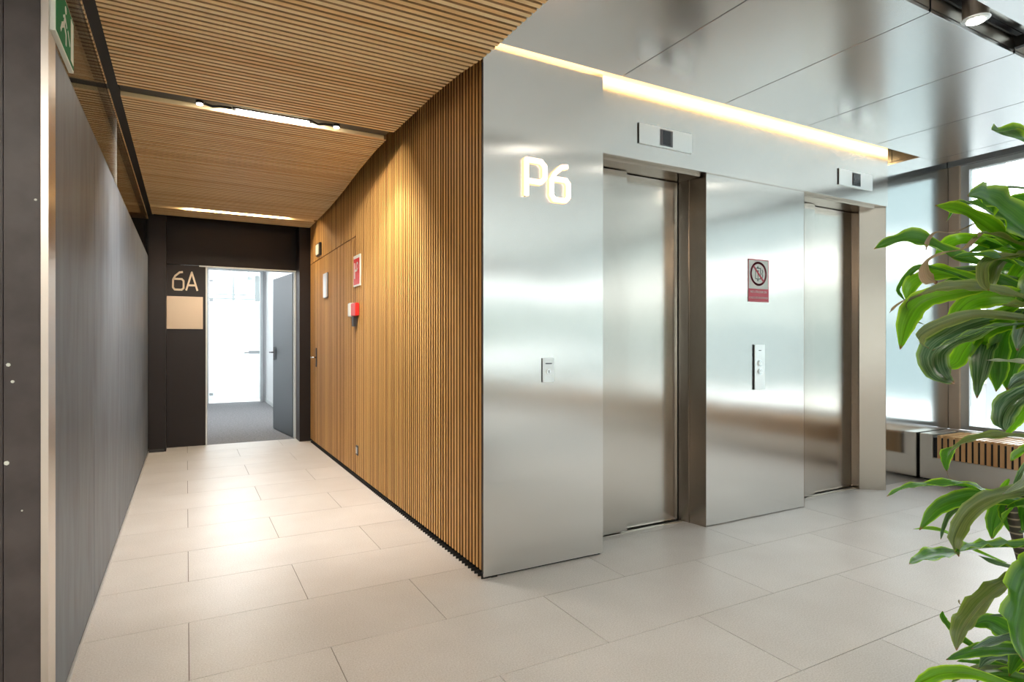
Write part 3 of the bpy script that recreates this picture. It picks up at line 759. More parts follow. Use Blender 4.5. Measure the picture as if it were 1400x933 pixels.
bm = bmesh.new(); cyl(bm, (.97, 15.5, 2.2), (.97, 15.5, 3.3), .03, n=10); obj('hanger', bm, 'grey_frame', t)
for k, (x, lab) in enumerate(((.80, 'left of two small grey lamps seen above the frosted door film'), (1.22, 'right of two small grey lamps seen above the frosted door film'))):
    t = empty('office_lamp', (x, 14.5, 2.5), label=lab, cat='lamp', group='small office ceiling lamps')
    bm = bmesh.new(); cyl(bm, (x, 14.5, 2.60), (x, 14.5, 2.68), .09, .05, n=18); obj('lamp_shade', bm, 'grey_frame', t)
    bm = bmesh.new(); cyl(bm, (x, 14.5, 2.68), (x, 14.5, 3.3), .008, n=8); obj('rod', bm, 'grey_frame', t)
t = empty('hanging_duct', (1.55, 15, 2.2), label='grey louvred unit hanging behind top right of the glass door', cat='duct')
for a in (1.36, 1.52): boxo('louvre_panel', (a, a+.1, 14.6, 14.66, 2.1, 2.72), 'grey_frame', t)
bm = bmesh.new(); cyl(bm, (1.41, 14.63, 2.72), (1.41, 14.63, 3.3), .01, n=8); cyl(bm, (1.57, 14.63, 2.72), (1.57, 14.63, 3.3), .01, n=8); obj('hanger', bm, 'grey_frame', t)

# ================================================================ WINDOW WALL, BACK WALL
XW = 6.2
boxo('wall_window', (XW, XW+.12, -6.0, 2.903, -.4, .40), 'facade', kind='structure')
posts = [2.785 - 1.55*k for k in range(6)]
wn = empty('window_1', (XW, -1, .4), kind='structure')
for k, y in enumerate(posts):
    boxo('post', (XW-.03, XW+.01, y+(.030 if k == 0 else 0), y+(.117 if k == 0 else .095), .41, 2.93), 'bronze', wn, .002)
    y0 = y - 1.455
    if k == len(posts)-1: y0 = -6.0
    boxo('sash', (XW, XW+.06, y-.035, y+(.030 if k == 0 else .0), .41, 2.81), 'win_white', wn)
    boxo('sash', (XW, XW+.06, y0+.002, y0+.035, .41, 2.81), 'win_white', wn)
    boxo('sash', (XW, XW+.06, y0+.036, y-.036, 2.765, 2.81), 'win_white', wn)
    boxo('sash', (XW, XW+.06, y0+.036, y-.036, .41, .45), 'win_white', wn)
    boxo('glass_pane', (XW+.02, XW+.028, y0+.036, y-.036, .45, 2.765), 'glass', wn)
boxo('window_head', (XW-.05, XW+.10, -6.0, 2.90, 2.812, 2.93), 'grey_frame', wn)
boxo('ceiling_pocket', (5.6205, 5.626, -6.0, 2.90, 2.72, 2.93), 'ceil_metal', kind='structure')
wk = empty('window_2', (2, -6, 0), kind='structure')
boxo('wall_back', (-2.6, 6.25, -6.1, -6.0, 0, .5), 'white', kind='structure')
boxo('wall_back', (-2.6, 6.25, -6.1, -6.0, 2.5, 2.93), 'white', kind='structure')
boxo('wall_back', (-2.6, -.5, -6.1, -6.0, .5, 2.5), 'white', kind='structure')
for k in range(5):
    x = -.5 + 1.68*k
    boxo('post', (x, x+.06, -6.08, -6.02, .5, 2.5), 'bronze', wk)
boxo('glass_pane', (-.5, 6.2, -6.06, -6.05, .5, 2.5), 'glass', wk)
# bench with grille
BX0 = 5.663
t = empty('radiator_bench', (5.9, -1.5, 0), label='long low steel bench with wooden slatted grille under the windows', cat='bench')
bm = bmesh.new()
bx(bm, BX0, 6.19, -5.99, 2.888, .02, .206); bx(bm, BX0, 6.19, 2.785, 2.888, .206, .408); bx(bm, BX0+.03, 6.19, -5.99, 2.785, .206, .25); bx(bm, 6.06, 6.19, -5.99, 2.785, .206, .408)
obj('body', bm, 'bench_steel', t, .002)
boxo('plinth', (BX0+.03, 6.19, -5.99, 2.87, 0, .02), 'black', t)
boxo('cavity_lining', (BX0+.045, 6.055, -5.99, 2.784, .252, .30), 'black', t)
boxo('grille_gap_shade', (BX0+.013, BX0+.02, -5.98, 2.784, .208, .382), 'black', t)  # black sheets added behind the slats as shade in the grille gaps
boxo('grille_gap_shade', (BX0+.021, 6.055, -5.98, 2.784, .372, .382), 'black', t)
bm = bmesh.new()
bx(bm, 0, .010, 0, .027, .0, .196); bx(bm, .010, .395, 0, .027, .176, .196)
bmesh.ops.recalc_face_normals(bm, faces=bm.faces[:])
me = bpy.data.meshes.new('slat'); bm.to_mesh(me); bm.free(); me.materials.append(M['bench_wood'])
y = 2.723
while y > -5.9:
    link('slat', me, (BX0+.002, y, .2075), t); y -= .045

# ================================================================ OUTSIDE
def tower(label, x, y0, y1, z0, z1, m, nwin, fl, band, ledge):
    t = empty('building', (x+5, (y0+y1)/2, z0), label=label, cat='building')
    boxo('wall', (x, x+10, y0, y1, z0, z1), m, t)
    bm = bmesh.new(); bx(bm, x-.15, x+10.1, y0-.1, y1+.1, z1, z1+.5); obj('roof_parapet', bm, 'facade', t)
    nf = int((z1-z0)/fl)
    ww = (y1-y0)/nwin
    bm = bmesh.new(); bx(bm, -.05, .0, 0, ww*band, 0, fl*.48); me = bpy.data.meshes.new('window'); bm.to_mesh(me); bm.free(); me.materials.append(M['pane_dark'])
    for k in range(nf):
        z = z1 - fl*(k+1) + fl*.3
        boxo('ledge', (x-.35, x-.0, y0, y1, z-ledge, z-.05), 'facade', t)
        for q in range(nwin): link('window', me, (x, y0+ww*(q+.5-band/2), z), t)
tower('low white building with rows of small windows outside the right window', 26, 2.5, 34, -16, -.3, 'facade_low', 14, 2.9, .5, .22)
tower('taller pale building outside the windows facing the elevators', 22, -48, -1.5, -16, 14.6, 'facade_b', 16, 5.7, .86, 1.35)
def slab_tower(label, x0, x1, y, z1):
    t = empty('building', ((x0+x1)/2, y-5, -16), label=label, cat='building')
    boxo('wall', (x0, x1, y-10, y, -16, z1), 'facade_b', t)
    for k in range(9): boxo('ledge', (x0, x1, y+.001, y+.35, z1-3.9*k-1.3, z1-3.9*k), 'facade', t)
slab_tower('unseen pale banded building added outside the rear windows to dim reflected sky', -14, 21, -26, 9.0)  # unseen building added to dim the sky reflected in the steel
boxo('ground_outside', (6.5, 120, -80, 80, -16.5, -16.0), 'grout', kind='structure')
t = empty('exterior_frame', (8.2, 3, 0), label='pale steel mast with tie rods outside the right window', cat='mast')
bm = bmesh.new(); bx(bm, 8.1, 8.22, 3.28, 3.42, -3, 6); obj('mast', bm, 'grey_frame', t)
for (a, b) in (((8.16, 3.35, 3.35), (9.0, 6.3, 4.6)), ((8.16, 3.35, 3.35), (7.9, .5, 4.6)), ((8.16, 3.35, 3.35), (8.2, 1.2, 3.45))):
    bm = bmesh.new(); cyl(bm, a, b, .02, n=8); obj('tie_rod', bm, 'grey_frame', t)

# ================================================================ PLANT
LEAVES = [
('g',0.0662,[(1.791,0.609,1.617),(1.695,0.642,1.667),(1.634,0.657,1.677),(1.591,0.661,1.679)]),
('g',0.0497,[(1.685,0.68,1.367),(1.566,0.717,1.398),(1.458,0.747,1.431),(1.384,0.759,1.425),(1.32,0.766,1.405)]),
('l',0.0497,[(1.783,0.633,1.388),(1.672,0.675,1.446),(1.578,0.707,1.499),(1.497,0.732,1.513)]),
('g',0.0861,[(1.863,0.606,1.369),(1.748,0.634,1.438),(1.637,0.661,1.499),(1.561,0.668,1.522),(1.498,0.668,1.521)]),
('g',0.043,[(1.73,0.655,1.439),(1.686,0.717,1.524),(1.678,0.76,1.541),(1.68,0.796,1.504)]),
('b',0.0116,[(1.692,0.697,1.498),(1.626,0.71,1.48),(1.562,0.722,1.456),(1.503,0.732,1.452),(1.464,0.73,1.429),(1.439,0.721,1.406)]),
('s',0.0149,[(1.715,0.583,1.517),(1.685,0.618,1.543),(1.662,0.65,1.555),(1.63,0.686,1.556)]),
('g',0.0298,[(1.771,0.602,1.511),(1.753,0.65,1.535),(1.74,0.695,1.54),(1.756,0.724,1.528)]),
('l',0.053,[(1.801,0.64,1.373),(1.739,0.702,1.433),(1.69,0.757,1.451),(1.678,0.792,1.441),(1.679,0.821,1.422)]),
('o',0.0281,[(1.764,0.626,1.412),(1.671,0.639,1.424),(1.583,0.649,1.439),(1.507,0.653,1.44)]),
('l',0.0265,[(1.766,0.654,1.404),(1.688,0.674,1.425),(1.627,0.685,1.439),(1.566,0.695,1.445)]),
('g',0.0331,[(1.682,0.61,1.36),(1.604,0.634,1.38),(1.528,0.656,1.391),(1.453,0.678,1.385)]),
('b',0.0331,[(1.615,0.687,1.455),(1.544,0.692,1.413),(1.471,0.697,1.399),(1.403,0.7,1.375),(1.369,0.685,1.34),(1.356,0.658,1.323)]),
('g',0.0166,[(1.568,0.688,1.34),(1.527,0.728,1.366),(1.497,0.763,1.375),(1.484,0.788,1.35),(1.487,0.805,1.324),(1.518,0.806,1.299)]),
('l',0.0497,[(1.662,0.67,1.317),(1.572,0.719,1.354),(1.512,0.752,1.354),(1.477,0.771,1.331),(1.468,0.776,1.297)]),
('b',0.0083,[(1.605,0.705,1.326),(1.546,0.737,1.324),(1.486,0.77,1.309),(1.45,0.789,1.287),(1.435,0.797,1.27)]),
('l',0.0563,[(1.555,0.668,1.321),(1.497,0.714,1.309),(1.464,0.746,1.29),(1.451,0.767,1.249),(1.451,0.782,1.185)]),
('o',0.0132,[(1.465,0.74,1.311),(1.444,0.763,1.295),(1.451,0.771,1.272),(1.475,0.769,1.253),(1.511,0.761,1.243)]),
('o',0.0315,[(1.747,0.594,1.273),(1.627,0.616,1.299),(1.498,0.644,1.318),(1.388,0.662,1.315),(1.3,0.667,1.296)]),
('s',0.0331,[(1.813,0.63,1.334),(1.742,0.688,1.348),(1.668,0.747,1.373),(1.605,0.801,1.375)]),
('g',0.0364,[(1.764,0.64,1.302),(1.688,0.681,1.345),(1.62,0.718,1.354),(1.559,0.751,1.34)]),
('o',0.0281,[(1.76,0.573,1.248),(1.618,0.613,1.253),(1.494,0.642,1.261),(1.395,0.658,1.244),(1.314,0.664,1.219),(1.272,0.649,1.201),(1.252,0.622,1.189)]),
('s',0.0761,[(1.783,0.633,1.264),(1.66,0.677,1.249),(1.555,0.712,1.215),(1.485,0.727,1.174),(1.471,0.712,1.13),(1.48,0.684,1.11)]),
('s',0.0265,[(1.714,0.596,1.248),(1.519,0.626,1.233),(1.375,0.629,1.206),(1.256,0.618,1.185)]),
('l',0.0497,[(1.7,0.658,1.287),(1.662,0.707,1.242),(1.653,0.741,1.189),(1.662,0.764,1.153),(1.667,0.79,1.138)]),
('l',0.0563,[(1.684,0.611,1.294),(1.647,0.665,1.308),(1.623,0.712,1.301),(1.624,0.746,1.269),(1.639,0.772,1.225)]),
('l',0.043,[(1.654,0.613,1.247),(1.644,0.664,1.24),(1.655,0.704,1.216),(1.691,0.73,1.163)]),
('s',0.0497,[(1.739,0.666,1.259),(1.689,0.693,1.224),(1.667,0.705,1.181),(1.655,0.711,1.12),(1.649,0.715,1.068)]),
('g',0.0497,[(1.694,0.615,1.248),(1.669,0.657,1.232),(1.678,0.68,1.181),(1.705,0.694,1.128),(1.729,0.71,1.081)]),
('l',0.0265,[(1.666,0.631,1.248),(1.673,0.672,1.232),(1.706,0.7,1.184),(1.755,0.719,1.108)]),
('g',0.0861,[(1.853,0.616,1.251),(1.799,0.664,1.225),(1.782,0.692,1.162),(1.787,0.709,1.08)]),
('l',0.0596,[(1.823,0.62,1.233),(1.82,0.667,1.18),(1.845,0.699,1.106),(1.888,0.721,1.028)]),
('o',0.0182,[(1.777,0.578,1.14),(1.621,0.588,1.152),(1.484,0.586,1.161),(1.363,0.576,1.166)]),
('s',0.0596,[(1.819,0.632,1.102),(1.739,0.661,1.077),(1.691,0.674,1.044),(1.667,0.673,1.011),(1.658,0.663,0.996)]),
('s',0.0331,[(1.78,0.605,1.147),(1.686,0.618,1.129),(1.609,0.622,1.114),(1.552,0.616,1.099)]),
('l',0.0364,[(1.783,0.619,1.095),(1.764,0.668,1.04),(1.781,0.696,1.001),(1.807,0.72,0.97)]),
('o',0.0331,[(1.694,0.614,1.397),(1.594,0.64,1.39),(1.53,0.647,1.371),(1.496,0.636,1.331),(1.477,0.619,1.309)]),
('o',0.0298,[(1.771,0.656,1.417),(1.696,0.663,1.403),(1.631,0.664,1.379),(1.584,0.656,1.337),(1.546,0.642,1.317)]),
('g',0.0397,[(1.785,0.62,1.413),(1.711,0.641,1.402),(1.661,0.649,1.396),(1.608,0.66,1.397)]),
('o',0.0232,[(1.804,0.641,1.443),(1.704,0.638,1.409),(1.618,0.628,1.39),(1.518,0.626,1.377)]),
('g',0.0662,[(1.826,0.621,1.39),(1.811,0.686,1.387),(1.807,0.745,1.381),(1.799,0.806,1.342)]),
('g',0.0563,[(1.749,0.595,1.448),(1.725,0.653,1.447),(1.713,0.706,1.437),(1.704,0.756,1.425)]),
('l',0.0464,[(1.757,0.597,1.483),(1.755,0.637,1.421),(1.758,0.673,1.374),(1.768,0.706,1.333)]),
('g',0.0596,[(1.732,0.589,1.347),(1.73,0.628,1.325),(1.719,0.672,1.311),(1.705,0.718,1.296)]),
('s',0.0497,[(1.744,0.58,1.314),(1.693,0.608,1.281),(1.657,0.627,1.231),(1.643,0.635,1.182)]),
('g',0.0662,[(1.734,0.577,1.428),(1.705,0.592,1.362),(1.662,0.616,1.313),(1.633,0.632,1.28)]),
('o',0.043,[(1.764,0.587,1.298),(1.678,0.596,1.288),(1.594,0.604,1.278),(1.512,0.61,1.279)]),
('o',0.0248,[(1.788,0.608,0.956),(1.683,0.637,0.984),(1.58,0.665,0.988),(1.508,0.676,0.982),(1.45,0.679,0.967)]),
('g',0.0248,[(1.511,0.691,0.97),(1.475,0.692,0.96),(1.449,0.687,0.944),(1.432,0.677,0.924)]),
('b',0.005,[(1.563,0.739,0.907),(1.54,0.724,0.892),(1.525,0.703,0.881)]),
('g',0.0315,[(1.71,0.62,0.83),(1.586,0.654,0.86),(1.495,0.67,0.887),(1.392,0.692,0.895),(1.313,0.7,0.896),(1.25,0.7,0.887)]),
('g',0.043,[(1.677,0.635,0.831),(1.582,0.673,0.851),(1.517,0.694,0.848),(1.46,0.711,0.83),(1.414,0.722,0.788)]),
('l',0.0199,[(1.702,0.68,0.679),(1.619,0.711,0.714),(1.56,0.729,0.753),(1.505,0.745,0.77),(1.456,0.757,0.774)]),
('s',0.0132,[(1.654,0.667,0.843),(1.587,0.704,0.83),(1.55,0.724,0.806),(1.535,0.732,0.772),(1.529,0.735,0.745)]),
('o',0.0397,[(1.781,0.579,0.868),(1.637,0.62,0.869),(1.533,0.639,0.862),(1.453,0.644,0.843),(1.393,0.639,0.814),(1.349,0.625,0.796),(1.32,0.603,0.783)]),
('l',0.0199,[(1.684,0.651,0.864),(1.651,0.688,0.831),(1.626,0.721,0.817),(1.622,0.742,0.801)]),
('g',0.043,[(1.847,0.588,0.692),(1.678,0.609,0.739),(1.531,0.618,0.764),(1.404,0.616,0.781),(1.3,0.601,0.795)]),
('g',0.0331,[(1.517,0.694,0.732),(1.407,0.678,0.75),(1.303,0.659,0.765),(1.208,0.635,0.778)]),
('g',0.0464,[(1.736,0.679,0.831),(1.733,0.699,0.809),(1.738,0.716,0.768),(1.751,0.728,0.714)]),
('l',0.0232,[(1.625,0.631,0.839),(1.646,0.657,0.8),(1.673,0.681,0.766),(1.701,0.704,0.728)]),
('l',0.0132,[(1.68,0.684,0.833),(1.688,0.68,0.854),(1.695,0.675,0.871),(1.701,0.672,0.88)]),
('s',0.0149,[(1.762,0.65,0.929),(1.743,0.66,0.903),(1.731,0.667,0.877),(1.719,0.673,0.855)]),
('l',0.0265,[(1.699,0.59,0.986),(1.617,0.597,0.975),(1.552,0.594,0.966),(1.494,0.588,0.955)]),
('g',0.0248,[(1.706,0.674,0.844),(1.697,0.679,0.815),(1.7,0.677,0.784),(1.706,0.674,0.753)]),
('g',0.0298,[(1.714,0.622,0.83),(1.69,0.635,0.82),(1.684,0.638,0.793),(1.687,0.636,0.763)]),
('s',0.0232,[(1.755,0.623,0.654),(1.744,0.667,0.658),(1.738,0.709,0.658),(1.734,0.749,0.669)]),
('g',0.0265,[(1.698,0.59,0.823),(1.662,0.609,0.839),(1.633,0.625,0.839),(1.605,0.641,0.83)]),
('s',0.0083,[(1.674,0.607,0.786),(1.652,0.619,0.779),(1.633,0.629,0.778)]),
('o',0.0199,[(1.72,0.597,0.893),(1.614,0.598,0.915),(1.532,0.586,0.905),(1.438,0.58,0.896)]),
('o',0.0497,[(1.803,0.64,0.665),(1.673,0.654,0.654),(1.565,0.656,0.638),(1.47,0.651,0.612),(1.394,0.635,0.6),(1.332,0.612,0.593)]),
('g',0.1059,[(1.722,0.598,0.743),(1.587,0.586,0.698),(1.476,0.561,0.669),(1.376,0.53,0.647),(1.293,0.49,0.638)]),
('g',0.0497,[(1.778,0.631,0.483),(1.71,0.668,0.512),(1.66,0.696,0.543),(1.623,0.715,0.533)]),
('g',0.0199,[(1.677,0.706,0.457),(1.624,0.735,0.492),(1.594,0.751,0.526),(1.584,0.757,0.544),(1.584,0.757,0.56)]),
('b',0.005,[(1.656,0.719,0.543),(1.636,0.73,0.563),(1.62,0.738,0.577),(1.619,0.739,0.587)]),
('s',0.0232,[(1.726,0.613,0.542),(1.626,0.629,0.545),(1.537,0.64,0.546),(1.46,0.644,0.55)]),
('g',0.0298,[(1.742,0.605,0.487),(1.638,0.633,0.511),(1.543,0.656,0.524),(1.474,0.666,0.526),(1.414,0.67,0.527)]),
('g',0.0248,[(1.704,0.645,0.444),(1.644,0.678,0.449),(1.6,0.702,0.457),(1.567,0.72,0.461)]),
('s',0.0298,[(1.795,0.624,0.413),(1.679,0.649,0.465),(1.588,0.661,0.488),(1.524,0.658,0.485)]),
('l',0.0331,[(1.653,0.626,0.417),(1.537,0.674,0.462),(1.466,0.699,0.471),(1.417,0.712,0.463),(1.38,0.718,0.458)]),
('o',0.0199,[(1.762,0.639,0.42),(1.631,0.672,0.45),(1.534,0.687,0.457),(1.468,0.686,0.454)]),
('s',0.0199,[(1.768,0.641,0.434),(1.684,0.687,0.446),(1.654,0.703,0.424),(1.639,0.712,0.396)]),
('g',0.0364,[(1.821,0.619,0.452),(1.76,0.652,0.434),(1.715,0.677,0.42),(1.669,0.702,0.396)]),
('g',0.0331,[(1.715,0.583,0.446),(1.664,0.63,0.437),(1.641,0.662,0.436),(1.601,0.703,0.418)]),
('s',0.0265,[(1.832,0.623,0.377),(1.75,0.649,0.413),(1.692,0.662,0.439),(1.635,0.674,0.436)]),
('l',0.0331,[(1.708,0.593,0.525),(1.698,0.629,0.478),(1.701,0.658,0.447),(1.715,0.681,0.398)]),
('s',0.0166,[(1.74,0.605,0.563),(1.696,0.629,0.571),(1.652,0.653,0.574),(1.611,0.675,0.576)]),
('g',0.043,[(1.789,0.608,0.456),(1.703,0.618,0.499),(1.625,0.622,0.503),(1.563,0.618,0.478)]),
('g',0.045,[(1.879,0.625,1.321),(1.907,0.568,1.386),(1.944,0.494,1.413),(1.987,0.408,1.403),(2.034,0.312,1.356)]),
('s',0.045,[(1.879,0.625,1.321),(1.905,0.552,1.377),(1.936,0.466,1.394),(1.97,0.371,1.373),(2.006,0.269,1.313)]),
('o',0.045,[(1.879,0.625,1.321),(1.954,0.59,1.328),(2.03,0.555,1.302),(2.106,0.52,1.245),(2.184,0.484,1.157)]),
('s',0.045,[(1.879,0.625,1.321),(1.889,0.557,1.352),(1.9,0.482,1.353),(1.912,0.404,1.324),(1.924,0.322,1.264)]),
('s',0.045,[(1.879,0.625,1.321),(1.927,0.594,1.367),(1.985,0.557,1.383),(2.051,0.514,1.37),(2.122,0.469,1.326)]),
('g',0.045,[(1.879,0.625,1.321),(1.863,0.565,1.38),(1.842,0.49,1.403),(1.819,0.402,1.392),(1.793,0.306,1.346)]),
('l',0.045,[(1.879,0.625,1.321),(1.866,0.564,1.372),(1.851,0.49,1.39),(1.833,0.406,1.376),(1.814,0.316,1.329)]),
('l',0.045,[(1.879,0.625,1.321),(1.976,0.612,1.296),(2.074,0.6,1.235),(2.171,0.587,1.137),(2.268,0.575,1.002)]),
('g',0.045,[(1.879,0.625,1.321),(1.915,0.536,1.311),(1.95,0.448,1.265),(1.986,0.359,1.183),(2.022,0.27,1.066)]),
('l',0.045,[(1.879,0.625,1.321),(1.943,0.666,1.341),(2.009,0.71,1.33),(2.077,0.754,1.288),(2.147,0.8,1.216)]),
('o',0.045,[(1.879,0.625,1.321),(1.87,0.533,1.34),(1.861,0.438,1.322),(1.851,0.341,1.267),(1.841,0.243,1.176)]),
('s',0.045,[(1.879,0.625,1.321),(1.922,0.553,1.379),(1.972,0.469,1.396),(2.027,0.376,1.372),(2.086,0.276,1.307)]),
('s',0.045,[(1.879,0.625,1.321),(1.822,0.544,1.315),(1.765,0.462,1.272),(1.708,0.38,1.191),(1.651,0.298,1.072)]),
('g',0.045,[(1.879,0.625,1.321),(1.947,0.578,1.376),(2.025,0.525,1.39),(2.111,0.466,1.365),(2.203,0.403,1.3)]),
('l',0.045,[(1.879,0.625,1.321),(1.93,0.523,1.294),(1.98,0.421,1.224),(2.031,0.32,1.112),(2.081,0.218,0.957)]),
('o',0.045,[(1.879,0.625,1.321),(1.891,0.545,1.36),(1.904,0.458,1.363),(1.918,0.364,1.331),(1.932,0.267,1.263)]),
('s',0.045,[(1.879,0.625,1.321),(1.969,0.673,1.321),(2.06,0.722,1.282),(2.152,0.771,1.204),(2.244,0.82,1.087)]),
('s',0.045,[(1.879,0.625,1.321),(1.913,0.585,1.374),(1.956,0.533,1.396),(2.008,0.473,1.388),(2.064,0.405,1.349)]),
('g',0.045,[(1.879,0.625,1.321),(1.92,0.557,1.319),(1.962,0.489,1.288),(2.003,0.42,1.226),(2.045,0.352,1.134)]),
('g',0.045,[(1.879,0.625,1.321),(1.911,0.572,1.373),(1.949,0.508,1.391),(1.992,0.435,1.378),(2.039,0.356,1.332)]),
('o',0.045,[(1.879,0.625,1.321),(1.986,0.653,1.294),(2.092,0.681,1.225),(2.199,0.709,1.115),(2.306,0.737,0.964)]),
('o',0.045,[(1.879,0.625,1.321),(1.889,0.579,1.379),(1.903,0.515,1.406),(1.921,0.437,1.402),(1.94,0.349,1.367)]),
('s',0.045,[(1.879,0.625,1.321),(1.985,0.622,1.302),(2.091,0.62,1.243),(2.197,0.617,1.144),(2.303,0.615,1.006)]),
('o',0.045,[(1.879,0.625,1.321),(1.86,0.57,1.387),(1.834,0.497,1.416),(1.803,0.41,1.41),(1.768,0.311,1.367)]),
('o',0.045,[(1.879,0.625,1.321),(1.958,0.563,1.325),(2.037,0.5,1.291),(2.117,0.436,1.219),(2.198,0.372,1.108)]),
('g',0.045,[(1.879,0.625,1.321),(1.965,0.644,1.324),(2.053,0.663,1.293),(2.141,0.682,1.229),(2.229,0.701,1.131)]),
('o',0.045,[(1.879,0.625,1.321),(1.96,0.593,1.315),(2.041,0.561,1.277),(2.122,0.529,1.205),(2.204,0.497,1.101)]),
('l',0.045,[(1.879,0.625,1.321),(1.945,0.607,1.397),(2.033,0.583,1.431),(2.137,0.554,1.422),(2.254,0.522,1.372)]),
('g',0.045,[(1.879,0.625,1.321),(1.963,0.597,1.345),(2.05,0.567,1.333),(2.14,0.537,1.285),(2.232,0.506,1.202)]),
('o',0.045,[(1.879,0.625,1.321),(1.948,0.602,1.401),(2.04,0.571,1.437),(2.149,0.534,1.428),(2.271,0.492,1.375)]),
('g',0.045,[(1.864,0.634,0.795),(1.917,0.668,0.825),(1.975,0.706,0.826),(2.037,0.746,0.8),(2.101,0.787,0.746)]),
('o',0.045,[(1.864,0.634,0.795),(1.946,0.622,0.771),(2.029,0.61,0.715),(2.112,0.597,0.628),(2.194,0.585,0.51)]),
('s',0.045,[(1.864,0.634,0.795),(1.914,0.584,0.783),(1.964,0.534,0.744),(2.013,0.484,0.679),(2.063,0.433,0.588)]),
('g',0.045,[(1.864,0.634,0.795),(1.844,0.57,0.822),(1.823,0.501,0.82),(1.8,0.429,0.79),(1.777,0.354,0.731)]),
('o',0.045,[(1.864,0.634,0.795),(1.845,0.56,0.8),(1.826,0.486,0.775),(1.807,0.41,0.721),(1.787,0.335,0.638)]),
('o',0.045,[(1.864,0.634,0.795),(1.856,0.594,0.844),(1.846,0.539,0.867),(1.833,0.472,0.863),(1.819,0.396,0.833)]),
('g',0.045,[(1.864,0.634,0.795),(1.922,0.604,0.851),(1.992,0.566,0.872),(2.072,0.524,0.858),(2.16,0.477,0.809)]),
('o',0.045,[(1.864,0.634,0.795),(1.839,0.551,0.787),(1.815,0.468,0.747),(1.79,0.385,0.674),(1.766,0.302,0.568)]),
('s',0.045,[(1.864,0.634,0.795),(1.927,0.604,0.806),(1.992,0.573,0.79),(2.058,0.541,0.747),(2.125,0.51,0.676)]),
('s',0.045,[(1.864,0.634,0.795),(1.844,0.559,0.756),(1.823,0.482,0.687),(1.802,0.404,0.588),(1.78,0.326,0.459)]),
('s',0.045,[(1.864,0.634,0.795),(1.918,0.578,0.821),(1.976,0.518,0.814),(2.035,0.456,0.775),(2.097,0.393,0.703)]),
('g',0.045,[(1.864,0.634,0.795),(1.914,0.645,0.844),(1.978,0.659,0.864),(2.051,0.676,0.854),(2.132,0.694,0.816)]),
('s',0.045,[(1.864,0.634,0.795),(1.823,0.587,0.838),(1.775,0.532,0.85),(1.722,0.471,0.831),(1.665,0.407,0.782)]),
('o',0.045,[(1.864,0.634,0.795),(1.919,0.6,0.793),(1.974,0.565,0.767),(2.029,0.531,0.717),(2.085,0.496,0.641)]),
('g',0.045,[(1.864,0.634,0.795),(1.834,0.586,0.828),(1.801,0.533,0.835),(1.764,0.475,0.816),(1.726,0.413,0.771)]),
('g',0.045,[(1.879,0.625,0.444),(1.959,0.627,0.407),(2.04,0.629,0.34),(2.122,0.63,0.241),(2.204,0.632,0.112)]),
('g',0.045,[(1.879,0.625,0.444),(1.963,0.638,0.408),(2.047,0.651,0.34),(2.132,0.664,0.239),(2.218,0.678,0.106)]),
('g',0.045,[(1.879,0.625,0.444),(1.952,0.673,0.415),(2.025,0.722,0.352),(2.099,0.771,0.257),(2.172,0.819,0.129)]),
('g',0.045,[(1.879,0.625,0.444),(1.924,0.582,0.43),(1.969,0.538,0.392),(2.014,0.495,0.33),(2.059,0.451,0.245)]),
('s',0.045,[(1.879,0.625,0.444),(1.88,0.552,0.466),(1.882,0.476,0.458),(1.883,0.396,0.419),(1.884,0.315,0.351)]),
('o',0.045,[(1.879,0.625,0.444),(1.841,0.56,0.469),(1.802,0.492,0.462),(1.76,0.421,0.425),(1.718,0.348,0.356)]),
('l',0.045,[(1.879,0.625,0.444),(1.933,0.57,0.44),(1.988,0.515,0.408),(2.042,0.46,0.346),(2.097,0.405,0.255)]),
('g',0.045,[(1.879,0.625,0.444),(1.919,0.625,0.483),(1.969,0.625,0.5),(2.029,0.624,0.493),(2.094,0.624,0.464)]),
('o',0.045,[(1.879,0.625,0.444),(1.962,0.618,0.463),(2.048,0.61,0.448),(2.136,0.602,0.4),(2.225,0.594,0.319)]),
('g',0.045,[(1.879,0.625,0.444),(1.882,0.562,0.418),(1.884,0.498,0.369),(1.887,0.433,0.295),(1.89,0.369,0.196)]),
('s',0.045,[(1.879,0.625,0.444),(1.861,0.558,0.433),(1.843,0.491,0.396),(1.825,0.424,0.333),(1.807,0.357,0.244)]),
('o',0.045,[(1.879,0.625,0.444),(1.861,0.561,0.413),(1.843,0.496,0.356),(1.825,0.43,0.273),(1.807,0.364,0.165)]),
('g',0.045,[(1.879,0.625,0.444),(1.848,0.554,0.42),(1.818,0.484,0.367),(1.787,0.413,0.284),(1.756,0.342,0.173)]),
('o',0.045,[(1.879,0.625,0.444),(1.907,0.602,0.485),(1.945,0.572,0.503),(1.99,0.535,0.499),(2.04,0.495,0.472)]),
('l',0.045,[(1.879,0.625,0.444),(1.938,0.639,0.419),(1.997,0.653,0.371),(2.056,0.668,0.299),(2.116,0.682,0.205)]),
('s',0.045,[(1.879,0.625,0.444),(1.884,0.535,0.414),(1.888,0.444,0.351),(1.893,0.353,0.253),(1.898,0.262,0.121)]),
('g',0.045,[(1.879,0.625,0.444),(1.88,0.567,0.475),(1.88,0.504,0.48),(1.881,0.435,0.458),(1.882,0.363,0.411)]),
('s',0.045,[(1.879,0.625,0.444),(1.943,0.64,0.445),(2.007,0.655,0.421),(2.072,0.67,0.372),(2.137,0.685,0.297)]),
]
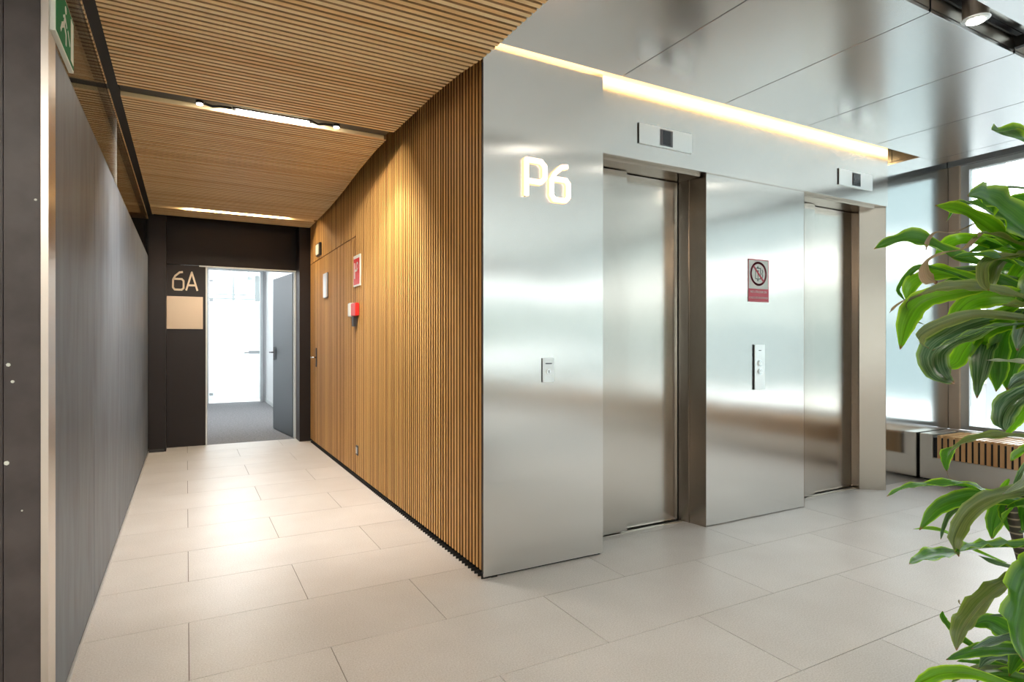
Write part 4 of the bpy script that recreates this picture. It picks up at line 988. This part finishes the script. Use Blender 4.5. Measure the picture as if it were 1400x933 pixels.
CANES = [[(1.662, 0.654, 0.829), (1.683, 0.654, 0.775), (1.721, 0.656, 0.7), (1.801, 0.646, 0.514), (1.881, 0.626, 0.327), (1.896, 0.617, 0.238)],
[(1.832, 0.63, 1.321), (1.85, 0.643, 1.145), (1.899, 0.639, 0.784), (1.923, 0.626, 0.423), (1.938, 0.617, 0.225)],
[(1.762, 0.599, 0.493), (1.823, 0.6, 0.357), (1.886, 0.6, 0.251)]]

def smooth_path(pts, n):
    P = [Vector(p) for p in pts]; P = [P[0]*2-P[1]] + P + [P[-1]*2-P[-2]]
    out = []; segs = len(P)-3
    for i in range(n+1):
        t = i/n*segs; k = min(int(t), segs-1); u = t-k
        a, b, c_, d = P[k:k+4]
        out.append(.5*((2*b) + (c_-a)*u + (2*a-5*b+4*c_-d)*u*u + (3*b-a-3*c_+d)*u**3))
    return out
PX, PY = 2.06, .58
plant = empty('potted_dracaena', (PX, PY, 0), label='tall leafy dracaena with arching striped green leaves at right foreground', cat='plant')
bm = bmesh.new()
prof = [(.15, 0), (.165, .02), (.20, .30), (.21, .32), (.21, .35), (.195, .35), (.19, .29)]
rings = []
for r, z in prof: rings.append([bm.verts.new((PX+r*math.cos(a*math.pi/16), PY+r*math.sin(a*math.pi/16), z)) for a in range(32)])
for a, b in zip(rings, rings[1:]):
    for k in range(32): bm.faces.new((a[k], a[(k+1)%32], b[(k+1)%32], b[k]))
bm.faces.new(rings[0][::-1]); bm.faces.new(rings[-1])
obj('pot', bm, 'pot', plant, smooth=False)
bm = bmesh.new(); cyl(bm, (PX, PY, .291), (PX, PY, .31), .186, .18, n=32); obj('soil', bm, 'soil', plant)
cm = mat('cane_bark', (.06, .05, .04), .6)
n_, l_, b_ = nodes(cm)
g_ = n_.new('ShaderNodeNewGeometry'); w_ = n_.new('ShaderNodeTexWave'); w_.bands_direction = 'Z'; w_.inputs['Scale'].default_value = 18; w_.inputs['Distortion'].default_value = 1.5
r_ = n_.new('ShaderNodeValToRGB'); r_.color_ramp.elements[0].color = (.035, .03, .025, 1); r_.color_ramp.elements[0].position = .8; r_.color_ramp.elements[1].color = (.35, .30, .22, 1)
l_.new(g_.outputs['Position'], w_.inputs['Vector']); l_.new(w_.outputs['Fac'], r_.inputs['Fac']); l_.new(r_.outputs['Color'], b_.inputs['Base Color'])
for cpts in CANES:
    pts = smooth_path(cpts + [(PX+.02, PY, .30)], 24)
    bm = bmesh.new(); tube(bm, pts, [.010 + .006*k/24 + (.0012 if k % 2 else 0) for k in range(25)], 10); obj('cane', bm, cm, plant, smooth=True)
CAMV = Vector((0, 0, 1.2))
for idx, (tone, w, pts) in enumerate(LEAVES):
    rnd = random.Random(idx*7+3)
    n = 20
    cl = smooth_path(pts, n)
    L = sum((cl[k+1]-cl[k]).length for k in range(n))
    bm = bmesh.new(); uvl = bm.loops.layers.uv.new('UVMap')
    rows = []; prev = None
    roll = rnd.uniform(-.5, .5); tw = rnd.uniform(-.5, .5); ph = rnd.uniform(0, 6.28); wav = rnd.uniform(2.0, 3.6)
    for k, p in enumerate(cl):
        T = (cl[min(k+1, n)] - cl[max(k-1, 0)]).normalized()
        hint = (CAMV - p).normalized()*.8 + Vector((-.15, -.1, .75))
        side = T.cross(hint)
        if side.length < 1e-3: side = prev or Vector((0, 0, 1))
        side.normalize()
        if prev is not None and side.dot(prev) < 0: side = -side
        if prev is not None: side = (side*.6 + prev*.4).normalized()
        prev = side.copy()
        N = side.cross(T).normalized()
        a = roll + tw*(k/n)
        sd = side*math.cos(a) + N*math.sin(a); nn = sd.cross(T).normalized()
        s = k/n
        prof_w = max(.03, min(1, .34 + 1.5*s) * (1 - s**3.2)**.85 * (1 + .10*math.sin(s*9+ph)))
        if tone == 'b': prof_w = .5+.5*math.sin(3+5*s)*.5 if s < .95 else .2
        hw = w*.5*prof_w*(1.06)
        row = []
        for j in range(7):
            u = j/6*2-1
            ripple = math.sin(s*L*wav*22 + ph + (0 if u > 0 else 2.))*abs(u)**2*hw*.27
            z = (abs(u)*.45*hw) - (.10*hw if abs(u) < .1 else 0) + ripple
            row.append((bm.verts.new(p + sd*(hw*u*(1+.05*math.sin(s*40+ph))) + nn*z), j/6, s))
        rows.append(row)
    for a_, b_2 in zip(rows, rows[1:]):
        for j in range(6):
            q = (a_[j], a_[j+1], b_2[j+1], b_2[j])
            f_ = bm.faces.new([x[0] for x in q])
            for lp, x in zip(f_.loops, q): lp[uvl].uv = (x[1], x[2])
            f_.smooth = True
    me = bpy.data.meshes.new('leaf'); org = Vector(cl[0])
    bmesh.ops.translate(bm, verts=bm.verts[:], vec=-org); bm.to_mesh(me); bm.free(); me.materials.append(LM[tone])
    o = link('leaf', me, org, plant)
    if tone == 'b': o['label'] = 'dried brown leaf'
